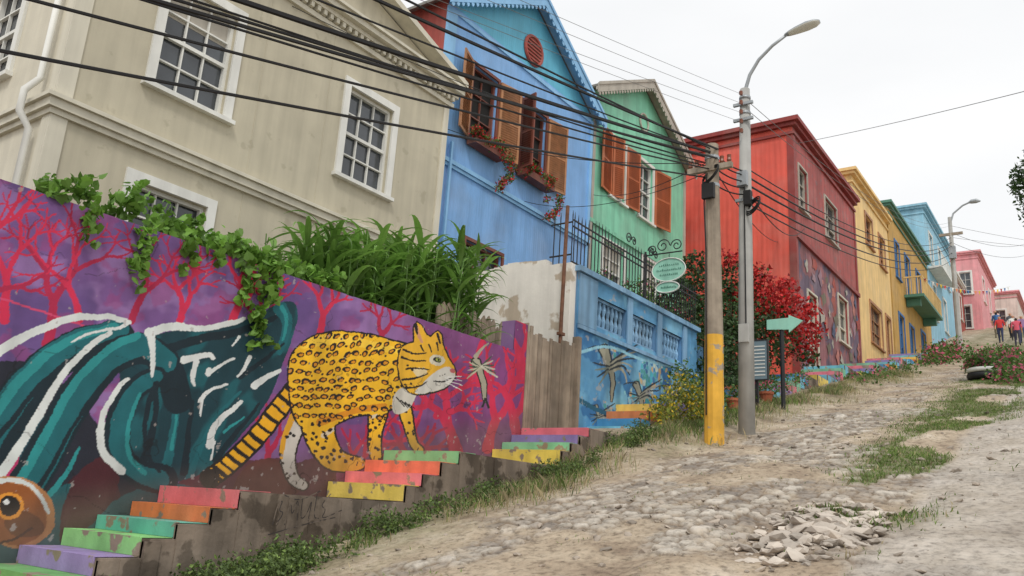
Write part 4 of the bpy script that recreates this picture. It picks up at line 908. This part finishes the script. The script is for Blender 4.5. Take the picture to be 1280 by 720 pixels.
for (x,y) in ((15.2,5.7),(15.5,5.55),(16.8,5.6),(17.4,5.8),(18.3,5.7),(19.2,5.8),(20.4,5.9)):
    pp.append((x,y,float(gh(x,y))+U(.3,.5),U(.16,.26)))
bush('potted_plants_foliage',pp,3000,.06,leafm,pflow,.2)
terr=M('terracotta',lin((170,96,66)),.8,.15)
for (x,y) in ((15.2,5.7),(15.5,5.55),(16.8,5.6),(17.4,5.8)):
    mb=MB(); z0=float(gh(x,y)); mb.tube([(x,y,z0-.02),(x,y,z0+.2),(x,y,z0+.2),(x,y,z0+.25)],[.09,.13,.15,.15],terr,12); mb.build('flower_pot')
cs=[]
for i in range(44): 
    x=U(29,45); y=U(2.2,3.6)+ (x-30)*.05; cs.append((x,y,float(g(x))+U(.1,.4),U(.25,.5)))
for i in range(14): 
    x=U(24,34); y=U(1.6,2.3); cs.append((x,y,float(g(x))+U(.1,.3),U(.2,.4)))
bush('roadside_flower_bed',cs,800,.12,leafm,pflow,.2)
cs=[(U(24,40),U(5.2,6.1),0,U(.2,.4)) for i in range(30)]; cs=[(a,b_,float(g(a))+.15,r) for a,b_,c,r in cs]
bush('kerbside_plants',cs,700,.10,leafm,pflow,.1)
cs=[(U(38,47),U(5.3,6.2),0,U(.4,.7)) for i in range(14)]; cs=[(a,b_,float(g(a))+.4,r) for a,b_,c,r in cs]
bush('kerbside_shrubs',cs,420,.15,leafm,pflow,.22)
p=E('tyre_planter'); mb=MB(); zx=float(gh(27,2.65)); 
mb.tube([(27+.42*math.cos(t),2.65+.42*math.sin(t),zx+.26) for t in np.linspace(0,6.283,25)],.07,white,8,cap=False); mb.tube([(27+.38*math.cos(t),2.65+.38*math.sin(t),zx+.10) for t in np.linspace(0,6.283,25)],.11,iron,8,cap=False); mb.prism([(27+.38*math.cos(t),2.65+.38*math.sin(t),zx+.22) for t in np.linspace(0,6.283,17)[:-1]],(0,0,.02),soil); mb.build('tyre',p,True)
o_=bush('planter_flowers',[(27+U(-.3,.3),2.65+U(-.3,.3),zx+.5,U(.15,.32)) for i in range(9)],1800,.08,leafm,pflow,.15); o_.parent=p
# tree at right
tr=E('street_tree'); tz=float(g(25)); mb=MB(); mb.tube([(25,-1.6,tz-.2),(25.1,-1.5,tz+1.8),(24.9,-1.3,tz+3.6)],[.22,.17,.12],bark,10)
cs=[]
for i in range(15):
    a=U(0,6.28); q=(25+1.5*math.cos(a),-1.2+1.7*math.sin(a),tz+4.9+U(-1,1.4)); mb.tube([(24.95,-1.3,tz+3.2),((25+q[0])/2,(-1.3+q[1])/2,tz+4.3),q],[.09,.05,.02],bark,6); cs.append((*q,U(.5,.8)))
for q in ((25,1.15,9.7),(25,1.1,9.1),(25,.95,10.1),(25,1.0,8.8)): mb.tube([(25,-.6,8.9),(25,.4,(8.9+q[2])/2+.1),q],[.04,.025,.01],bark,5)
cs+= [(25,1.12,9.75,.30),(25,1.22,9.35,.26),(25,.95,10.15,.28),(25,1.1,8.95,.24),(25,.8,9.5,.4),(25,1.3,9.9,.16),(25,.9,8.7,.2),(25,.5,9.3,.5),(25,1.3,9.55,.2)]
mb.build('trunk',tr); leaves('foliage',clumps(cs,1100),.12,darkleaf,tr)
cs=[(U(90,110),U(-6,4),20+U(0,3),U(1.2,2)) for i in range(14)]; bush('distant_trees',cs,120,.5,darkleaf)
# ================================================================= PEOPLE
skin=M('skin',lin((200,150,120)),.6,.05)
def person(x,y,yaw,hgt,top,bot,hair,step=.2,bag=False):
    J=[(0,0,.96),(0,0,1.18),(0,0,1.40),(.01,0,1.51),(.02,0,1.60),(.02,0,1.71),
       (0,.19,1.43),(-.03,.25,1.14),(.07,.25,.90),(.11,.25,.82),(0,-.19,1.43),(.05,-.25,1.14),(.16,-.25,.93),(.2,-.25,.85),
       (0,.10,.90),(step*.5,.10,.50),(step*.55,.10,.09),(step*.55+.14,.11,.04),(0,-.10,.90),(-step*.2,-.10,.50),(-step,-.10,.12),(-step+.12,-.11,.04)]
    Ed=[(0,1),(1,2),(2,3),(3,4),(4,5),(2,6),(6,7),(7,8),(8,9),(2,10),(10,11),(11,12),(12,13),(0,14),(14,15),(15,16),(16,17),(0,18),(18,19),(19,20),(20,21)]
    Rd=[.145,.125,.15,.055,.095,.07,.07,.05,.035,.03,.07,.05,.035,.03,.095,.065,.045,.04,.095,.065,.045,.04]
    me=bpy.data.meshes.new('pedestrian'); me.from_pydata(J,Ed,[]); ob=bpy.data.objects.new('pedestrian_rig',me); sc.collection.objects.link(ob)
    ob.modifiers.new('Skin','SKIN')
    for i,sv in enumerate(me.skin_vertices[0].data): sv.radius=(Rd[i],Rd[i]); sv.use_root=(i==0)
    ss=ob.modifiers.new('Sub','SUBSURF'); ss.levels=2; ss.render_levels=2
    dg=bpy.context.evaluated_depsgraph_get(); nm=bpy.data.meshes.new_from_object(ob.evaluated_get(dg)); bpy.data.objects.remove(ob)
    mats=[skin,M('shirt',lin(top),.8,.1),M('trousers',lin(bot),.8,.1),M('hair',lin(hair),.7,.1),M('shoe',lin((50,45,42)),.7,.1)]
    nm.materials.clear()
    for m in mats: nm.materials.append(m)
    for pl in nm.polygons:
        c=pl.center; pl.use_smooth=True
        if c.z>1.52: k=3 if (c.z>1.69 or c.x<-.02) else 0
        elif c.z<.09: k=4
        elif abs(c.y)>.205 and c.z<1.12: k=0
        elif c.z<.97: k=2
        else: k=1
        pl.material_index=k
    s_=hgt/1.78; zg=float(gh(x,y)); Mx=Matrix.Translation((x,y,zg))@Matrix.Rotation(yaw,4,'Z')@Matrix.Scale(s_,4); nm.transform(Mx)
    o=bpy.data.objects.new('pedestrian',nm); sc.collection.objects.link(o)
    fb=MB()
    for sy in (-1,1):
        q=Mx@Vector((.115,sy*.035,1.63)); fb.tube([q,q+Vector((.001,0,.012))],.012,iron,6); e=Mx@Vector((.02,sy*.095,1.62)); fb.tube([e,e+Vector((0,0,.04))],[.012,.016],skin,6)
    q=Mx@Vector((.12,0,1.6)); fb.tube([q,q+Vector((0,0,.04))],[.018,.006],skin,6); q=Mx@Vector((.108,-.02,1.56)); q2=Mx@Vector((.108,.02,1.56)); fb.tube([q,q2],.007,rflow,5)
    if bag: q=Mx@Vector((-.2,0,1.25)); fb.tube([q-Vector((0,0,.22)),q-Vector((0,0,.1)),q+Vector((0,0,.15)),q+Vector((0,0,.2))],[.1,.15,.13,.06],navy,8)
    fb.build('face_details',o)
for a in [(57,4.6,3.1,1.72,(200,60,60),(50,60,90),(40,28,20),.2,True),(58.5,4.0,3.3,1.65,(225,225,220),(60,60,66),(60,40,25),.15,False),(60,5.0,.2,1.78,(60,80,120),(120,110,90),(30,22,18),.22,True),(61,4.3,3.0,1.7,(90,90,95),(40,40,46),(50,30,20),.18,False),(56,3.4,3.2,1.68,(150,120,160),(70,80,110),(90,60,30),.2,False),(63,5.3,2.9,1.75,(230,200,190),(90,90,100),(30,20,18),.2,False),(54,3.55,.1,1.74,(210,90,110),(60,60,80),(40,28,20),.2,False)]: person(*a)
f_=E('pennant_string'); mb=MB(); a=Vector((46.5,7.2,13.4)); b_=Vector((52,3.5,13.9)); pc=[yflow,rflow,navy,white,orangep]
pts=[a.lerp(b_,i/24)-Vector((0,0,.5*4*(i/24)*(1-i/24))) for i in range(25)]; mb.tube(pts,.01,white,4)
for i,q in enumerate(pts[:-1]): mb.face([q,q+Vector((.1,-.09,0)),q+Vector((.05,-.04,-.24))],pc[i%5])
mb.build('string',f_)
# ================================================================= SKY, SUN, CAMERA
w=bpy.data.worlds.new('World'); sc.world=w; w.use_nodes=True; nt=w.node_tree; L=nt.links.new; bg=nt.nodes['Background']
sky=N(nt,'ShaderNodeTexSky',sky_type='NISHITA'); sky.sun_disc=False; sky.sun_elevation=math.radians(52); sky.sun_rotation=math.radians(-128); sky.dust_density=4
tc=N(nt,'ShaderNodeTexCoord'); no=N(nt,'ShaderNodeTexNoise'); no.inputs['Scale'].default_value=2.0; no.inputs['Detail'].default_value=5; mp=N(nt,'ShaderNodeMapping'); mp.inputs['Scale'].default_value=(1,1,3); L(tc.outputs['Generated'],mp.inputs['Vector']); L(mp.outputs[0],no.inputs['Vector'])
rp=N(nt,'ShaderNodeValToRGB'); rp.color_ramp.elements[0].position=.3; rp.color_ramp.elements[0].color=(.88,.89,.90,1); rp.color_ramp.elements[1].position=.7; rp.color_ramp.elements[1].color=(.98,.98,.98,1); L(no.outputs['Fac'],rp.inputs[0])
sv=N(nt,'ShaderNodeVectorMath',operation='SCALE'); L(rp.outputs[0],sv.inputs[0]); sv.inputs['Scale'].default_value=11.0
mx=N(nt,'ShaderNodeMix',data_type='RGBA'); mx.inputs['Factor'].default_value=.95; L(sky.outputs[0],mx.inputs['A']); L(sv.outputs[0],mx.inputs['B']); L(mx.outputs['Result'],bg.inputs['Color']); bg.inputs['Strength'].default_value=.1
sd=bpy.data.lights.new('sun','SUN'); sd.energy=1.5; sd.angle=math.radians(12); sd.color=(1,.96,.9); so=bpy.data.objects.new('sun',sd); sc.collection.objects.link(so)
el=math.radians(52); az=math.radians(-128); dv=Vector((math.sin(az)*math.cos(el),math.cos(az)*math.cos(el),math.sin(el))); so.rotation_euler=(-dv).to_track_quat('-Z','Y').to_euler(); so.location=dv*50
cd=bpy.data.cameras.new('camera'); cd.lens=29.17; cd.clip_end=2000; cd.clip_start=.05; co=bpy.data.objects.new('camera',cd); sc.collection.objects.link(co)
co.matrix_world=Matrix(((.5726,-.2486,-.7812,0),(-.8173,-.1012,-.5673,0),(.0618,.9632,-.2615,0),(0,0,0,1)))
sc.camera=co
sc.view_settings.view_transform='Standard'; sc.view_settings.look='None'; sc.view_settings.exposure=0
